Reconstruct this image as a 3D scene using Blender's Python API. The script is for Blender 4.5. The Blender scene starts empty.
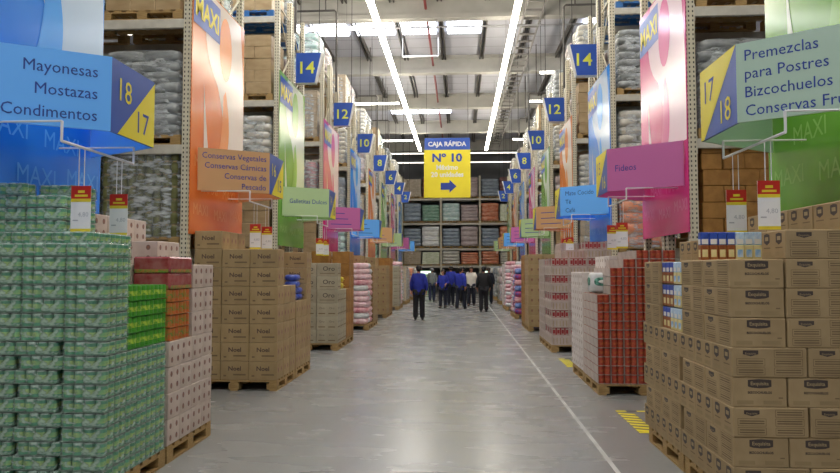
import bpy, math, random
from mathutils import Vector, Matrix
random.seed(7)
S = bpy.context.scene
COL = S.collection
PI = math.pi

# ------------------------------------------------------------------ materials
def lin(h):
    h = h.lstrip('#')
    out = []
    for i in (0, 2, 4):
        c = int(h[i:i+2], 16) / 255
        out.append(c / 12.92 if c <= .04045 else ((c + .055) / 1.055) ** 2.4)
    return (*out, 1)

class NT:
    def __init__(s, name):
        s.m = bpy.data.materials.new(name); s.m.use_nodes = True
        s.t = s.m.node_tree; s.t.nodes.clear()
        s.out = s.n('ShaderNodeOutputMaterial')
    def n(s, typ, **kw):
        x = s.t.nodes.new(typ)
        for k, v in kw.items(): setattr(x, k, v)
        return x
    def l(s, a, b): s.t.links.new(a, b)
    def math(s, op, a, b=None):
        x = s.n('ShaderNodeMath', operation=op)
        for i, v in enumerate((a, b)):
            if v is None: continue
            if hasattr(v, 'links'): s.l(v, x.inputs[i])
            else: x.inputs[i].default_value = v
        return x.outputs[0]
    def mixc(s, f, a, b):
        x = s.n('ShaderNodeMix', data_type='RGBA')
        for i, v in ((0, f), (6, a), (7, b)):
            if hasattr(v, 'links'): s.l(v, x.inputs[i])
            else: x.inputs[i].default_value = v
        return x.outputs[2]
    def noise(s, scale, detail=3, coord='Object', stretch=None):
        tc = s.n('ShaderNodeTexCoord'); src = tc.outputs[coord]
        if stretch:
            mp = s.n('ShaderNodeMapping'); mp.inputs['Scale'].default_value = stretch
            s.l(src, mp.inputs[0]); src = mp.outputs[0]
        x = s.n('ShaderNodeTexNoise'); x.inputs['Scale'].default_value = scale; x.inputs['Detail'].default_value = detail
        s.l(src, x.inputs['Vector']); return x.outputs['Fac']
    def ramp(s, f, a, b):
        x = s.n('ShaderNodeMapRange'); x.inputs[1].default_value = a; x.inputs[2].default_value = b
        s.l(f, x.inputs[0]); return x.outputs[0]

M = {}
def mat(name, hexc, rough=.6, hex2=None, nscale=6, metal=0, rand=0, bump=0, spec=.5, stretch=None):
    t = NT(name); p = t.n('ShaderNodeBsdfPrincipled'); c = lin(hexc)
    nz = t.noise(nscale, stretch=stretch)
    c2 = lin(hex2) if hex2 else tuple(min(1, v * .86) for v in c[:3]) + (1,)
    col = t.mixc(t.ramp(nz, .35, .65), c, c2)
    if rand:
        oi = t.n('ShaderNodeObjectInfo'); hs = t.n('ShaderNodeHueSaturation')
        t.l(col, hs.inputs['Color'])
        v = t.math('ADD', t.math('MULTIPLY', oi.outputs['Random'], rand), 1 - rand / 2)
        t.l(v, hs.inputs['Value']); col = hs.outputs[0]
    t.l(col, p.inputs['Base Color']); p.inputs['Roughness'].default_value = rough
    p.inputs['Metallic'].default_value = metal; p.inputs['Specular IOR Level'].default_value = spec
    if bump:
        b = t.n('ShaderNodeBump'); b.inputs['Strength'].default_value = bump; b.inputs['Distance'].default_value = .02
        t.l(nz, b.inputs['Height']); t.l(b.outputs[0], p.inputs['Normal'])
    t.l(p.outputs[0], t.out.inputs[0]); M[name] = t.m; return t.m

def emit(name, hexc, strength):
    t = NT(name); e = t.n('ShaderNodeEmission'); e.inputs[0].default_value = lin(hexc); e.inputs[1].default_value = strength
    t.l(e.outputs[0], t.out.inputs[0]); M[name] = t.m; return t.m

def film(name, lo, hi, scale, hexc='#e8eeee', rough=.22, stretch=None, base=.05, gain=.75):
    t = NT(name)
    nz = t.noise(scale, 4, stretch=stretch)
    f = t.math('ADD', t.math('MULTIPLY', t.ramp(nz, lo, hi), gain), base)
    tr = t.n('ShaderNodeBsdfTransparent'); p = t.n('ShaderNodeBsdfPrincipled')
    p.inputs['Base Color'].default_value = lin(hexc); p.inputs['Roughness'].default_value = rough
    mx = t.n('ShaderNodeMixShader'); t.l(f, mx.inputs[0]); t.l(tr.outputs[0], mx.inputs[1]); t.l(p.outputs[0], mx.inputs[2])
    t.l(mx.outputs[0], t.out.inputs[0]); M[name] = t.m

mat('cardboard', '#a8916b', .75, '#9c8560', 5, rand=.16)
mat('cardboard_warm', '#a89068', .75, '#9c845d', 5, rand=.16)
mat('cardboard_grey', '#a89f88', .75, '#9c937d', 5, rand=.14)
mat('cardboard_deep', '#a5773a', .7, '#8f642d', 8, rand=.2)
mat('carton_pink', '#cdbdb2', .6, '#bfaea2', 7, rand=.1)
mat('carton_white', '#d6cfca', .6, '#c9c0bb', 7, rand=.1)
mat('tape', '#bda77d', .35)
mat('print_dark', '#4a3f3a', .6)
mat('print_mid', '#7a6648', .7)
mat('print_faint', '#9d8761', .7)
mat('print_light', '#a8946f', .7)
mat('print_red', '#9a6a58', .6)
mat('print_purple', '#866860', .6)
mat('white', '#e4e4e0', .5, '#dadad6')
mat('paper_white', '#eeeef0', .45, '#e6e6ea')
mat('cream_metal', '#cfc8b2', .42, '#c4bda8', 9)
mat('beam_metal', '#c9c5b8', .4, '#bdb9ac', 9)
mat('wood', '#b1935f', .75, '#937547', 9, stretch=(1, 12, 12))
mat('wood_dark', '#8a7048', .8, '#6d5836', 9, stretch=(1, 12, 12))
mat('plastic_blue', '#2f6cae', .4)
mat('sign_blue', '#1f4fae', .35, '#1c49a4', 2)
mat('sign_yellow', '#e8d91f', .4, '#e2d21a', 2)
mat('ink_blue', '#1e3f9c', .5)
mat('ink_red', '#c8281e', .45)
mat('ink_yellow', '#ecd83a', .45)
mat('ink_grey', '#b9bcc6', .6)
mat('print_number', '#dbe24a', .45)
mat('dark', '#26241f', .8)
mat('black', '#17171a', .6)
mat('steel_dark', '#4a4642', .5)
mat('steel_mid', '#807d79', .5)
mat('pipe_grey', '#a7a7aa', .4)
mat('pipe_red', '#8d2f2f', .45)
mat('wire', '#55565a', .5)
mat('rod_white', '#e9e9ec', .35)
mat('beam_concrete', '#b6b4ad', .8, '#aaa8a1', 1.5)
mat('wall_dark', '#8c8e92', .8, '#828488', .7)
mat('wall_panel', '#8f9094', .7, '#85868a', .7)
mat('girt', '#c3c5c8', .5)
mat('lid', '#93a89a', .4, metal=.3)
mat('can_green', '#4c9a74', .4, '#3a8562', 14, rand=.22)
mat('can_band', '#5aa06e', .4, '#a9c068', 17, rand=.15)
mat('can_lime', '#4c9c2f', .42, '#348a28', 30, rand=.15)
mat('can_lime_band', '#c4d84c', .42, '#4b9a33', 40)
mat('can_orange', '#c9683c', .42, '#a3852f', 30, rand=.15)
mat('can_orange_band', '#5d8f37', .42, '#c76a3f', 40)
mat('can_red', '#a0362a', .42, '#ab4a30', 30, rand=.2)
mat('can_red_band', '#b8683c', .42, '#a83e30', 45)
mat('wrap_red', '#93393b', .25, '#a56360', 12, rand=.1)
mat('tray_pink', '#bfb1a9', .6, '#b0a098', 9, rand=.1)
mat('pack_red', '#a8323a', .5, '#8f2a33', 18, rand=.1)
mat('pack_brown', '#8a4a26', .45, '#a5632f', 14, rand=.2)
mat('pack_cream', '#e3d7a0', .45, '#d6c688', 12, rand=.1)
mat('pack_sky', '#7fb2de', .45, '#d9e8f2', 14, rand=.1)
mat('pack_blue', '#2a46a0', .45, '#3456b8', 14, rand=.1)
mat('bag_pink', '#dba3ad', .32, '#ecd2d6', 9, rand=.12)
mat('bag_pinkdeep', '#c96a7c', .32, '#e6b9bf', 9, rand=.12)
mat('bag_blue', '#2b419e', .3, '#4a63c2', 12, rand=.15)
mat('bag_royal', '#28459f', .3, '#8aa2d8', 9, rand=.15)
mat('bag_redblue', '#b9304a', .3, '#2f4fa8', 7, rand=.15)
mat('bag_yellow', '#e6d41e', .35, '#d2bd12', 6)
mat('bag_white', '#dfe0e0', .3, '#c9cccd', 9, rand=.1)
mat('paper_green', '#1d5c4c', .4, '#7ab8a4', 16)
for nm, a, b in (('silver', '#a9aeb0', '#74797a'), ('whitebag', '#d6d4cb', '#b5b1a6'), ('tan', '#b9a17c', '#a88f6a'),
                 ('pinkload', '#c49aa2', '#a9767f'), ('olive', '#7d7f50', '#55582f'), ('bluegrey', '#98a4b2', '#7f8b98'),
                 ('greenload', '#6f9a82', '#9ab8a8'), ('tealload', '#a8cccb', '#dbe8e8'), ('orangeload', '#d0714a', '#dca285'),
                 ('rosegrey', '#bdadad', '#a59595'), ('beige', '#bfb09a', '#a99b86'), ('purewhite', '#eeeeec', '#dedede'),
                 ('mossdot', '#cdd6b2', '#e8ebd8'), ('maroon', '#7f5654', '#6b4a48')):
    mat('goods_' + nm, a, .32, b, 4, rand=.16, bump=.1, stretch=(1, 1, 2.2))
film('stretch_film', .42, .75, 7, '#dfe6ea', .18, (1, 1, 3), .10)
film('shrink_film', .48, .66, 15, '#c6dccf', .25, (1, 1, 1.5), .14, .5)
mat('skin', '#b98668', .55); mat('eye', '#1d1512', .3)
mat('hair_black', '#17130f', .6); mat('hair_brown', '#3a2a1e', .6); mat('hair_grey', '#7e7f80', .6)
mat('cloth_blue', '#1f2f9c', .8, '#1a2888', 9); mat('cloth_black', '#17171b', .8); mat('cloth_navy', '#191d2c', .85)
mat('cloth_cream', '#d8d2c6', .8); mat('cloth_grey', '#7e8484', .8); mat('cloth_dark', '#1c1c22', .85); mat('cloth_denim', '#2a3350', .85)
mat('shoe', '#15130f', .5)
emit('tube_glow', '#fff6e4', 26); emit('tube_side', '#fff8ec', 13)
emit('tube_far', '#fff8ec', 2.2); emit('daylight', '#eef3ff', 9)
mat('case_green', '#9fc7a0', .5); emit('case_glow', '#dff5e2', 1.6)

def banner_mat(name, sat, light, pale):
    t = NT(name); p = t.n('ShaderNodeBsdfPrincipled')
    tc = t.n('ShaderNodeTexCoord'); sp = t.n('ShaderNodeSeparateXYZ'); t.l(tc.outputs['Object'], sp.inputs[0])
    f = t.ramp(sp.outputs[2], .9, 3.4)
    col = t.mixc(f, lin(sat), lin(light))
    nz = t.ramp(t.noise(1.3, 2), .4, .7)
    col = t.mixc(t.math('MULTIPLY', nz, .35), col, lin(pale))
    t.l(col, p.inputs['Base Color']); p.inputs['Roughness'].default_value = .16; p.inputs['Specular IOR Level'].default_value = .6
    t.l(p.outputs[0], t.out.inputs[0]); M[name] = t.m
PAL = {  # banner saturated / light / pale ; swoosh ; sign
    'blue':   ('#1c78e6', '#3f97f2', '#58a8f5', '#bcd3ea', '#66b2ff'),
    'orange': ('#e0702e', '#d98a52', '#ee9a5a', '#e9dccf', '#c59a6c'),
    'green':  ('#5f9f2c', '#86b457', '#8fc161', '#dbe6cf', '#adc995'),
    'pink':   ('#d02a7c', '#d9669a', '#e070a6', '#efd7e2', '#bf68a2'),
}
for k, (a, b, c, d, e) in PAL.items():
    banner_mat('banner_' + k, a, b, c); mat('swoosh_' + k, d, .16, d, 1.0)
    mat('board_' + k, e, .42, e, 1.0); mat('tint_' + k, c, .16, c)
mat('sign_mint', '#aeC8b8', .45, '#a8c2b2', 1)

# perforated upright
t = NT('perforated'); p = t.n('ShaderNodeBsdfPrincipled'); tc = t.n('ShaderNodeTexCoord'); sp = t.n('ShaderNodeSeparateXYZ'); t.l(tc.outputs['Object'], sp.inputs[0])
def near(v, c, w): return t.math('LESS_THAN', t.math('ABSOLUTE', t.math('SUBTRACT', t.math('ABSOLUTE', v), c)), w)
hx = t.math('MAXIMUM', near(sp.outputs[0], .026, .009), near(sp.outputs[1], .026, .009))
fz = t.math('LESS_THAN', t.math('FRACT', t.math('DIVIDE', sp.outputs[2], .062)), .45)
t.l(t.mixc(t.math('MULTIPLY', hx, fz), lin('#cfc8b2'), lin('#3b3830')), p.inputs['Base Color']); p.inputs['Roughness'].default_value = .42
t.l(p.outputs[0], t.out.inputs[0]); M['perforated'] = t.m

# floor
t = NT('polished_concrete'); p = t.n('ShaderNodeBsdfPrincipled')
n1 = t.ramp(t.noise(.8, 5, stretch=(.6, 1.2, 1)), .1, .9); n2 = t.ramp(t.noise(1.6, 7, stretch=(.5, 1.4, 1)), .1, .95); n3 = t.ramp(t.noise(22, 3), .3, .7)
c = t.mixc(n1, lin('#8d8e8d'), lin('#848686'))
c = t.mixc(t.math('MULTIPLY', n2, .2), c, lin('#96958f'))
c = t.mixc(t.math('MULTIPLY', n3, .12), c, lin('#6c6d6e'))
tc = t.n('ShaderNodeTexCoord'); sp = t.n('ShaderNodeSeparateXYZ'); t.l(tc.outputs['Object'], sp.inputs[0])
j = t.math('LESS_THAN', t.math('FRACT', t.math('DIVIDE', t.math('ADD', sp.outputs[1], 1.3), 4.4)), .0022)
c = t.mixc(t.math('MULTIPLY', j, .55), c, lin('#55565a'))
t.l(c, p.inputs['Base Color'])
t.l(t.math('ADD', t.math('MULTIPLY', n2, .14), .2), p.inputs['Roughness']); p.inputs['Specular IOR Level'].default_value = .5
t.l(p.outputs[0], t.out.inputs[0]); M['polished_concrete'] = t.m
# roof sheet
t = NT('roof_sheet'); p = t.n('ShaderNodeBsdfPrincipled'); tc = t.n('ShaderNodeTexCoord'); sp = t.n('ShaderNodeSeparateXYZ'); t.l(tc.outputs['Object'], sp.inputs[0])
f = t.math('LESS_THAN', t.math('FRACT', t.math('DIVIDE', sp.outputs[1], 1.05)), .05)
t.l(t.mixc(f, t.mixc(t.ramp(t.noise(.6), .35, .65), lin('#b8b9c2'), lin('#acadb6')), lin('#84858c')), p.inputs['Base Color']); p.inputs['Roughness'].default_value = .5
t.l(p.outputs[0], t.out.inputs[0]); M['roof_sheet'] = t.m

# ------------------------------------------------------------------ mesh helpers
_txt = {}
def text2d(s, bold=0):
    key = (s, bold)
    if key not in _txt:
        cu = bpy.data.curves.new('lettering', 'FONT'); cu.body = s; cu.size = 1; cu.resolution_u = 2; cu.offset = bold
        o = bpy.data.objects.new('lettering', cu); COL.objects.link(o)
        dg = bpy.context.evaluated_depsgraph_get(); ev = o.evaluated_get(dg); me = ev.to_mesh()
        v = [(a.co.x, a.co.y) for a in me.vertices]; f = [tuple(q.vertices) for q in me.polygons]
        ev.to_mesh_clear(); bpy.data.objects.remove(o); bpy.data.curves.remove(cu)
        _txt[key] = (v, f)
    return _txt[key]

class MB:
    def __init__(s): s.v = []; s.f = []; s.mi = []; s.sm = []
    def add(s, vs, fs, m=0, sm=False):
        b = len(s.v); s.v += [tuple(x) for x in vs]
        for f in fs: s.f.append(tuple(b + i for i in f)); s.mi.append(m); s.sm.append(sm)
    def box(s, x0, y0, z0, x1, y1, z1, m=0):
        s.add([(x0,y0,z0),(x1,y0,z0),(x1,y1,z0),(x0,y1,z0),(x0,y0,z1),(x1,y0,z1),(x1,y1,z1),(x0,y1,z1)],
              [(0,3,2,1),(4,5,6,7),(0,1,5,4),(1,2,6,5),(2,3,7,6),(3,0,4,7)], m)
    def cbox(s, x0, y0, z0, x1, y1, z1, b, m=0, sm=False):
        c = Vector(((x0+x1)/2, (y0+y1)/2, (z0+z1)/2)); h = Vector(((x1-x0)/2, (y1-y0)/2, (z1-z0)/2))
        idx = {}; vs = []
        for sx in (-1,1):
            for sy in (-1,1):
                for sz in (-1,1):
                    for ax in range(3):
                        q = Vector((sx*(h.x-b), sy*(h.y-b), sz*(h.z-b))); q[ax] = (sx,sy,sz)[ax]*h[ax]
                        idx[(sx,sy,sz,ax)] = len(vs); vs.append(c+q)
        fs = []
        def quad(a):
            p = [vs[i] for i in a]; nrm = (p[1]-p[0]).cross(p[2]-p[0]); mid = sum(p, Vector())/len(p)-c
            fs.append(tuple(a) if nrm.dot(mid) > 0 else tuple(reversed(a)))
        for ax in range(3):
            o1, o2 = [k for k in range(3) if k != ax]
            for sg in (-1,1):
                a = []
                for u, w in ((-1,-1),(1,-1),(1,1),(-1,1)):
                    t3 = [0,0,0]; t3[ax]=sg; t3[o1]=u; t3[o2]=w; a.append(idx[(*t3,ax)])
                quad(a)
            for u in (-1,1):
                for w in (-1,1):
                    a = []
                    for sg, axx in ((-1,o1),(1,o1),(1,o2),(-1,o2)):
                        t3 = [0,0,0]; t3[ax]=sg; t3[o1]=u; t3[o2]=w; a.append(idx[(*t3,axx)])
                    quad(a)
        for sx in (-1,1):
            for sy in (-1,1):
                for sz in (-1,1): quad([idx[(sx,sy,sz,k)] for k in range(3)])
        s.add(vs, fs, m, sm)
    def tube(s, pts, r, n=6, m=0):
        pts = [Vector(p) for p in pts]; rings = []
        for i, p in enumerate(pts):
            d = (pts[min(i+1,len(pts)-1)] - pts[max(i-1,0)]).normalized()
            a = d.orthogonal().normalized(); b = d.cross(a)
            if i and rings:
                pa = (Vector(rings[-1][0]) - pts[i-1]); pa = (pa - d*pa.dot(d)).normalized(); a = pa; b = d.cross(a)
            rings.append([p + (a*math.cos(2*PI*k/n) + b*math.sin(2*PI*k/n))*r for k in range(n)])
        vs = [q for rg in rings for q in rg]; fs = []
        for i in range(len(pts)-1):
            for k in range(n): fs.append((i*n+k, i*n+(k+1)%n, (i+1)*n+(k+1)%n, (i+1)*n+k))
        fs.append(tuple(reversed(range(n)))); fs.append(tuple(range(len(vs)-n, len(vs))))
        s.add(vs, fs, m, n > 6)
    def cyl(s, x, y, zs, rs, ms, n=10, cap=0):
        vs = []; 
        for z, r in zip(zs, rs): vs += [(x+r*math.cos(2*PI*k/n), y+r*math.sin(2*PI*k/n), z) for k in range(n)]
        for i in range(len(zs)-1):
            b = len(s.v)
            s.add(vs[i*n:(i+2)*n], [(k, (k+1)%n, n+(k+1)%n, n+k) for k in range(n)], ms[i], True)
        s.add(vs[:n], [tuple(reversed(range(n)))], cap); s.add(vs[-n:], [tuple(range(n))], cap)
    def poly(s, o, ux, uy, pts, m=0, off=0, thick=0):
        o, ux, uy = Vector(o), Vector(ux), Vector(uy); nn = ux.cross(uy).normalized()
        a = [o + ux*p[0] + uy*p[1] + nn*off for p in pts]
        if not thick: s.add(a, [tuple(range(len(a)))], m)
        else:
            k = len(a); bb = [q - nn*thick for q in a]
            s.add(a+bb, [tuple(range(k)), tuple(reversed(range(k, 2*k)))] + [(i, k+i, k+(i+1)%k, (i+1)%k) for i in range(k)], m)
    def rect(s, o, ux, uy, x0, y0, x1, y1, m=0, off=0, thick=0): s.poly(o, ux, uy, [(x0,y0),(x1,y0),(x1,y1),(x0,y1)], m, off, thick)
    def text(s, st, size, o, ux, uy, x, y, m=0, off=.001, align='c', bold=0, sx=1):
        v, f = text2d(st, bold); xs = [p[0] for p in v]
        dx = {'c': -(min(xs)+max(xs))/2, 'l': -min(xs), 'r': -max(xs)}[align]
        o, ux, uy = Vector(o), Vector(ux), Vector(uy); nn = ux.cross(uy).normalized()
        s.add([o + ux*(x+(p[0]+dx)*size*sx) + uy*(y+p[1]*size) + nn*off for p in v], f, m)
    def sphere(s, c, r, m=0, nu=12, nv=8, z0=0, z1=PI, pw=1.0):
        c = Vector(c); vs = []; fs = []
        if not hasattr(r, '__len__'): r = (r, r, r)
        def sg(x): return math.copysign(abs(x)**pw, x)
        for i in range(nv+1):
            th = z0 + (z1-z0)*i/nv
            for k in range(nu):
                ph = 2*PI*k/nu
                vs.append(c + Vector((r[0]*sg(math.sin(th))*sg(math.cos(ph)), r[1]*sg(math.sin(th))*sg(math.sin(ph)), r[2]*sg(math.cos(th)))))
        for i in range(nv):
            for k in range(nu): fs.append((i*nu+k, (i+1)*nu+k, (i+1)*nu+(k+1)%nu, i*nu+(k+1)%nu))
        s.add(vs, fs, m, True)
    def mesh(s, name, mats):
        me = bpy.data.meshes.new(name); me.from_pydata(s.v, [], s.f)
        for q in (mats if isinstance(mats, (list, tuple)) else [mats]): me.materials.append(M[q])
        me.polygons.foreach_set('material_index', s.mi); me.polygons.foreach_set('use_smooth', s.sm); me.update(); return me
    def build(s, name, mats, parent=None, loc=(0,0,0), rz=0): return ob(name, s.mesh(name, mats), parent, loc, rz)

def ob(name, me, parent=None, loc=(0,0,0), rz=0):
    o = bpy.data.objects.new(name, me); COL.objects.link(o); o.location = loc; o.rotation_euler = (0,0,rz)
    if parent: o.parent = parent
    return o
def tag(o, label, cat, group=None):
    o['label'] = label; o['category'] = cat
    if group: o['group'] = group
    n = len(label.replace(',', ' ').split())
    if not 4 <= n <= 16: print('LABEL LENGTH', n, label)
    return o
def thing(name, label, cat, loc=(0,0,0), rz=0, group=None): return tag(ob(name, None, None, loc, rz), label, cat, group)
def struct(o): o['kind'] = 'structure'; return o
def part(name, me, parent, loc=(0,0,0), rz=0): return ob(name, me, parent, loc, rz)

ORD = ['first','second','third','fourth','fifth','sixth','seventh','eighth','ninth','tenth','eleventh','twelfth','thirteenth',
       'fourteenth','fifteenth','sixteenth','seventeenth','eighteenth','nineteenth','twentieth','twenty-first','twenty-second']
SIDE = {-1: 'left', 1: 'right'}
XE = {-1: -3.68, 1: 2.98}          # rack ends facing the aisle
XP = {-1: -2.47, 1: 1.80}          # aisle edge of the floor pallets
FY = {-1: 8.72, 1: 8.72}           # front of rack 0
PER = 4.4; DEP = 2.2; KS = range(-1, 8)
def spot(side, k):
    if k == -1: return f'{SIDE[side]} rack at the 17/18 sign'
    if k == 0: return f'{SIDE[side]} rack at the ' + ('tan sign' if side < 0 else 'purple sign')
    return f'{SIDE[side]} rack under number {16-2*k}'
def rowname(k, side):
    return {-1:'front', 0:'second', 1:'third', 2:'fourth', 3:'fifth', 4:'sixth', 5:'seventh', 6:'eighth', 7:'ninth'}[k] + f' {SIDE[side]} stack'

# ------------------------------------------------------------------ building shell
def slab(name, x0, y0, z0, x1, y1, z1, m):
    b = MB(); b.box(x0, y0, z0, x1, y1, z1); return struct(b.build(name, m))
YB, YF, XL, XR, ZR = 50.0, -7.0, -13.0, 12.0, 10.6
slab('floor', XL-.3, YF-.3, -.2, XR+.3, YB+.3, 0, 'polished_concrete')
slab('wall_left', XL-.3, YF, 0, XL, YB, ZR, 'wall_panel')
slab('wall_right', XR, YF, 0, XR+.3, YB, ZR, 'wall_panel')
slab('wall_back', XL, YB, 0, XR, YB+.3, ZR, 'wall_dark')
slab('wall_front', XL, YF-.3, 0, XR, YF, ZR, 'wall_panel')
slab('ceiling', XL-.3, YF-.3, ZR, XR+.3, YB+.3, ZR+.15, 'roof_sheet')
n = 1
for yb in [21.35 + 6.07*i for i in range(-4, 5)]:
    b = MB(); b.box(XL, yb-.17, 9.85, XR, yb+.17, 10.0); b.box(XL, yb-.09, 10.0, XR, yb+.09, 10.48); b.box(XL, yb-.15, 10.48, XR, yb+.15, ZR)
    struct(b.build(f'trim_{n}', 'beam_concrete')); n += 1
for i in range(-7, 7):
    x = .92 + 1.57*i
    b = MB(); b.box(x-.09, YF, 10.42, x-.04, YB, ZR); b.box(x+.04, YF, 10.42, x+.09, YB, ZR)
    struct(b.build(f'trim_{n}', 'steel_dark')); n += 1
w = 1
for (xa, xb, ya, yb) in ((-10.5,-5.75,23.0,24.5), (-5.47,-4.17,23.0,24.5), (-3.85,-2.42,23.0,24.5), (-2.12,-.86,23.0,24.5), (-.44,.8,23.0,24.5),
                         (-3.9,-.5,35.9,37.2), (1.1,7,-1,.6), (-7,-1,-1,.6), (-9,-5.6,11.2,12.6), (-5.4,-.8,11.2,12.6), (4.3,9,11.2,12.6), (4.5,9,23.0,24.5)):  # skylights; the pair behind the camera is added fill for camera-facing fronts
    b = MB(); b.box(xa, ya, ZR-.09, xb, yb, ZR-.005); struct(b.build(f'window_or_fill_{w}', 'daylight')); w += 1
b = MB(); b.tube([(-1.1, YF+.2, 10.2), (-1.1, YB-.2, 10.2)], .045, 8)
tag(b.build('sprinkler_pipe', 'pipe_red'), 'long dark red sprinkler pipe running along under the roof', 'pipe')
b = MB(); b.tube([(-9, 21.75, 9.75), (9, 21.75, 9.75)], .03, 8)
tag(b.build('conduit_pipe', 'pipe_grey'), 'thin grey conduit crossing the aisle below the nearest visible roof beam', 'pipe')
b = MB(); b.tube([(-2.15, 24.6, 9.7), (-.8, 24.6, 9.7)], .035, 8); b.tube([(-2.15, 24.6, 9.7), (-2.15, 24.6, 10.42)], .015, 6); b.tube([(-.8, 24.6, 9.7), (-.8, 24.6, 10.42)], .015, 6)
tag(b.build('hanging_tube', 'rod_white'), 'short white hanging tube below the bright roof skylight', 'pipe')
ct = thing('cable_tray', 'ladder cable tray under the roof right of the right lamp line', 'cable tray', (2.35, 0, 9.75))
b = MB()
for x in (-.28, .28): b.box(x-.02, 0, 0, x+.02, 44, .1)
for i in range(60): b.box(-.27, .4+i*.72, .03, .27, .48+i*.72, .08)
b.build('ladder', 'steel_mid', ct)
for i in range(8):
    b = MB(); b.tube([(-.28, 2+i*5.6, .1), (-.28, 2+i*5.6, .84)], .012, 5); b.build('hanger_rod', 'wire', ct)

# lamp lines along the aisle
def lamp_line(x, y0, y1, z, label, group):
    r = thing('strip_lamp', label, 'lamp', (x, y0, z), 0, group)
    b = MB(); b.box(-.03, 0, .11, .03, y1-y0, .15); b.build('housing', 'white', r)
    b = MB(); b.box(-.08, .02, 0, .08, y1-y0-.02, .11); b.build('diffuser', 'tube_glow', r)
    for i in range(int((y1-y0)/4)):
        b = MB(); b.tube([(0, 1+i*4, .15), (0, 1+i*4, ZR-z-.01)], .006, 4); b.build('hanger_wire', 'wire', r)
lamp_line(-2.46, -6.0, 40.8, 9.0, 'left of the two long glowing strip lamps above the main aisle', 'long aisle lamp lines')
lamp_line(1.64, -6.0, 40.8, 9.0, 'right of the two long glowing strip lamps above the main aisle', 'long aisle lamp lines')
for side in (-1, 1):
    for k in range(-1, 8):
        y = FY[side] - 1.1 + PER*k
        x0 = {-1: -2.75, 1: 3.1}[side]; L = 8.2
        where = spot(side, k)
        if (side, k) in ((-1,0), (-1,1), (-1,3), (-1,5), (-1,7), (1,0), (1,1), (1,4), (1,5), (1,7)):
            y += -.5 if k == 3 else .2
            r = thing('cross_lamp', f'white strip lamp over the side aisle before the {where}', 'lamp', (x0, y, 9.2), 0, 'side aisle lamps')
            xs = sorted((0, side*L))
            b = MB(); b.box(xs[0], -.025, .07, xs[1], .025, .1); b.build('housing', 'white', r)
            b = MB(); b.box(xs[0]+.02, -.045, 0, xs[1]-.02, .045, .07); b.build('diffuser', 'tube_side', r)
            for dx in (.8, 4.1, 7.4):
                b = MB(); b.tube([(side*dx, 0, .1), (side*dx, 0, ZR-9.2-.01)], .006, 4); b.build('hanger_wire', 'wire', r)
        y = FY[side] - 1.1 + PER*k
        if 0 <= k <= 5 and k != 3:
            xp = {-1: -3.3, 1: 2.75}[side]
            b = MB(); b.tube([(xp-side*-1.6, y+.9, 8.62), (xp-side*-.06, y+.9, 8.62), (xp, y+.9, 8.56), (xp, y+.9, 6.4)], .028, 6)
            b.tube([(xp-side*-.3, y+.9, 8.62), (xp-side*-.3, y+.9, 10.6)], .02, 6)
            tag(b.build('drop_pipe', 'steel_dark'), f'dark bent pipe dropping beside the {where}', 'pipe', 'dark drop pipes')

for yy, zz, nm in ((41.9, 9.0, 'nearer'), (45.2, 8.95, 'farther')):
    r = thing('cross_lamp', f'{nm} white strip lamp crossing above the far end of the aisle', 'lamp', (0, yy, zz), 0, 'far cross lamps')
    b = MB(); b.box(-6, -.025, .06, 6, .025, .1); b.build('housing', 'white', r)
    b = MB(); b.box(-5.98, -.035, 0, 5.98, .035, .06); b.build('diffuser', 'tube_far', r)
    for dx in (-4.5, 0, 4.5):
        b = MB(); b.tube([(dx, 0, .1), (dx, 0, ZR-zz-.01)], .006, 4); b.build('hanger_wire', 'wire', r)

# ------------------------------------------------------------------ racks
LV = (1.95, 3.35, 5.1, 6.85); BAY = 2.75; UH = 7.5
def up_me(h):
    b = MB(); b.box(-.05, -.05, 0, .05, .05, h); b.box(-.08, -.08, 0, .08, .08, .012); return b.mesh('upright', 'perforated')
UP = up_me(UH)
def frame_brace():
    b = MB(); z = .3; s = 0; y0, y1 = .05, .95
    while z + .85 < UH:
        a, c = (y0, y1) if s % 2 == 0 else (y1, y0)
        b.tube([(0, a, z), (0, c, z+.85)], .018, 4); z += .85; s += 1
    b.tube([(0, y0, .3), (0, y1, .3)], .018, 4); b.tube([(0, y0, z), (0, y1, z)], .018, 4)
    return b.mesh('brace', 'cream_metal')
BR = frame_brace()
def beam_me(L):
    b = MB(); b.cbox(0.05, -.025, -.13, L-.05, .025, 0, .006)
    for x in (.05, L-.05): b.box(x-.006, -.035, -.2, x+.006, .035, .03)
    return b.mesh('shelf_beam', 'beam_metal')
BM = beam_me(BAY)
for side in (-1, 1):
    for k in KS:
        r = thing('pallet_rack', f'tall cream steel {spot(side, k)}', 'rack', (XE[side], FY[side]+PER*k, 0), 0, 'pallet racks across the aisle')
        for fx in (.055*side, side*BAY):
            for fy in (.05, 1.0, 1.2, 2.15): part('upright', UP, r, (fx, fy, 0))
            for fy in (.025, 1.175): part('brace', BR, r, (fx, fy, 0))
        for z in LV:
            for fy in (.03, 1.02, 1.18, 2.17):
                part('shelf_beam', BM, r, (0.055*side if side > 0 else -BAY, fy, z))
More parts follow.
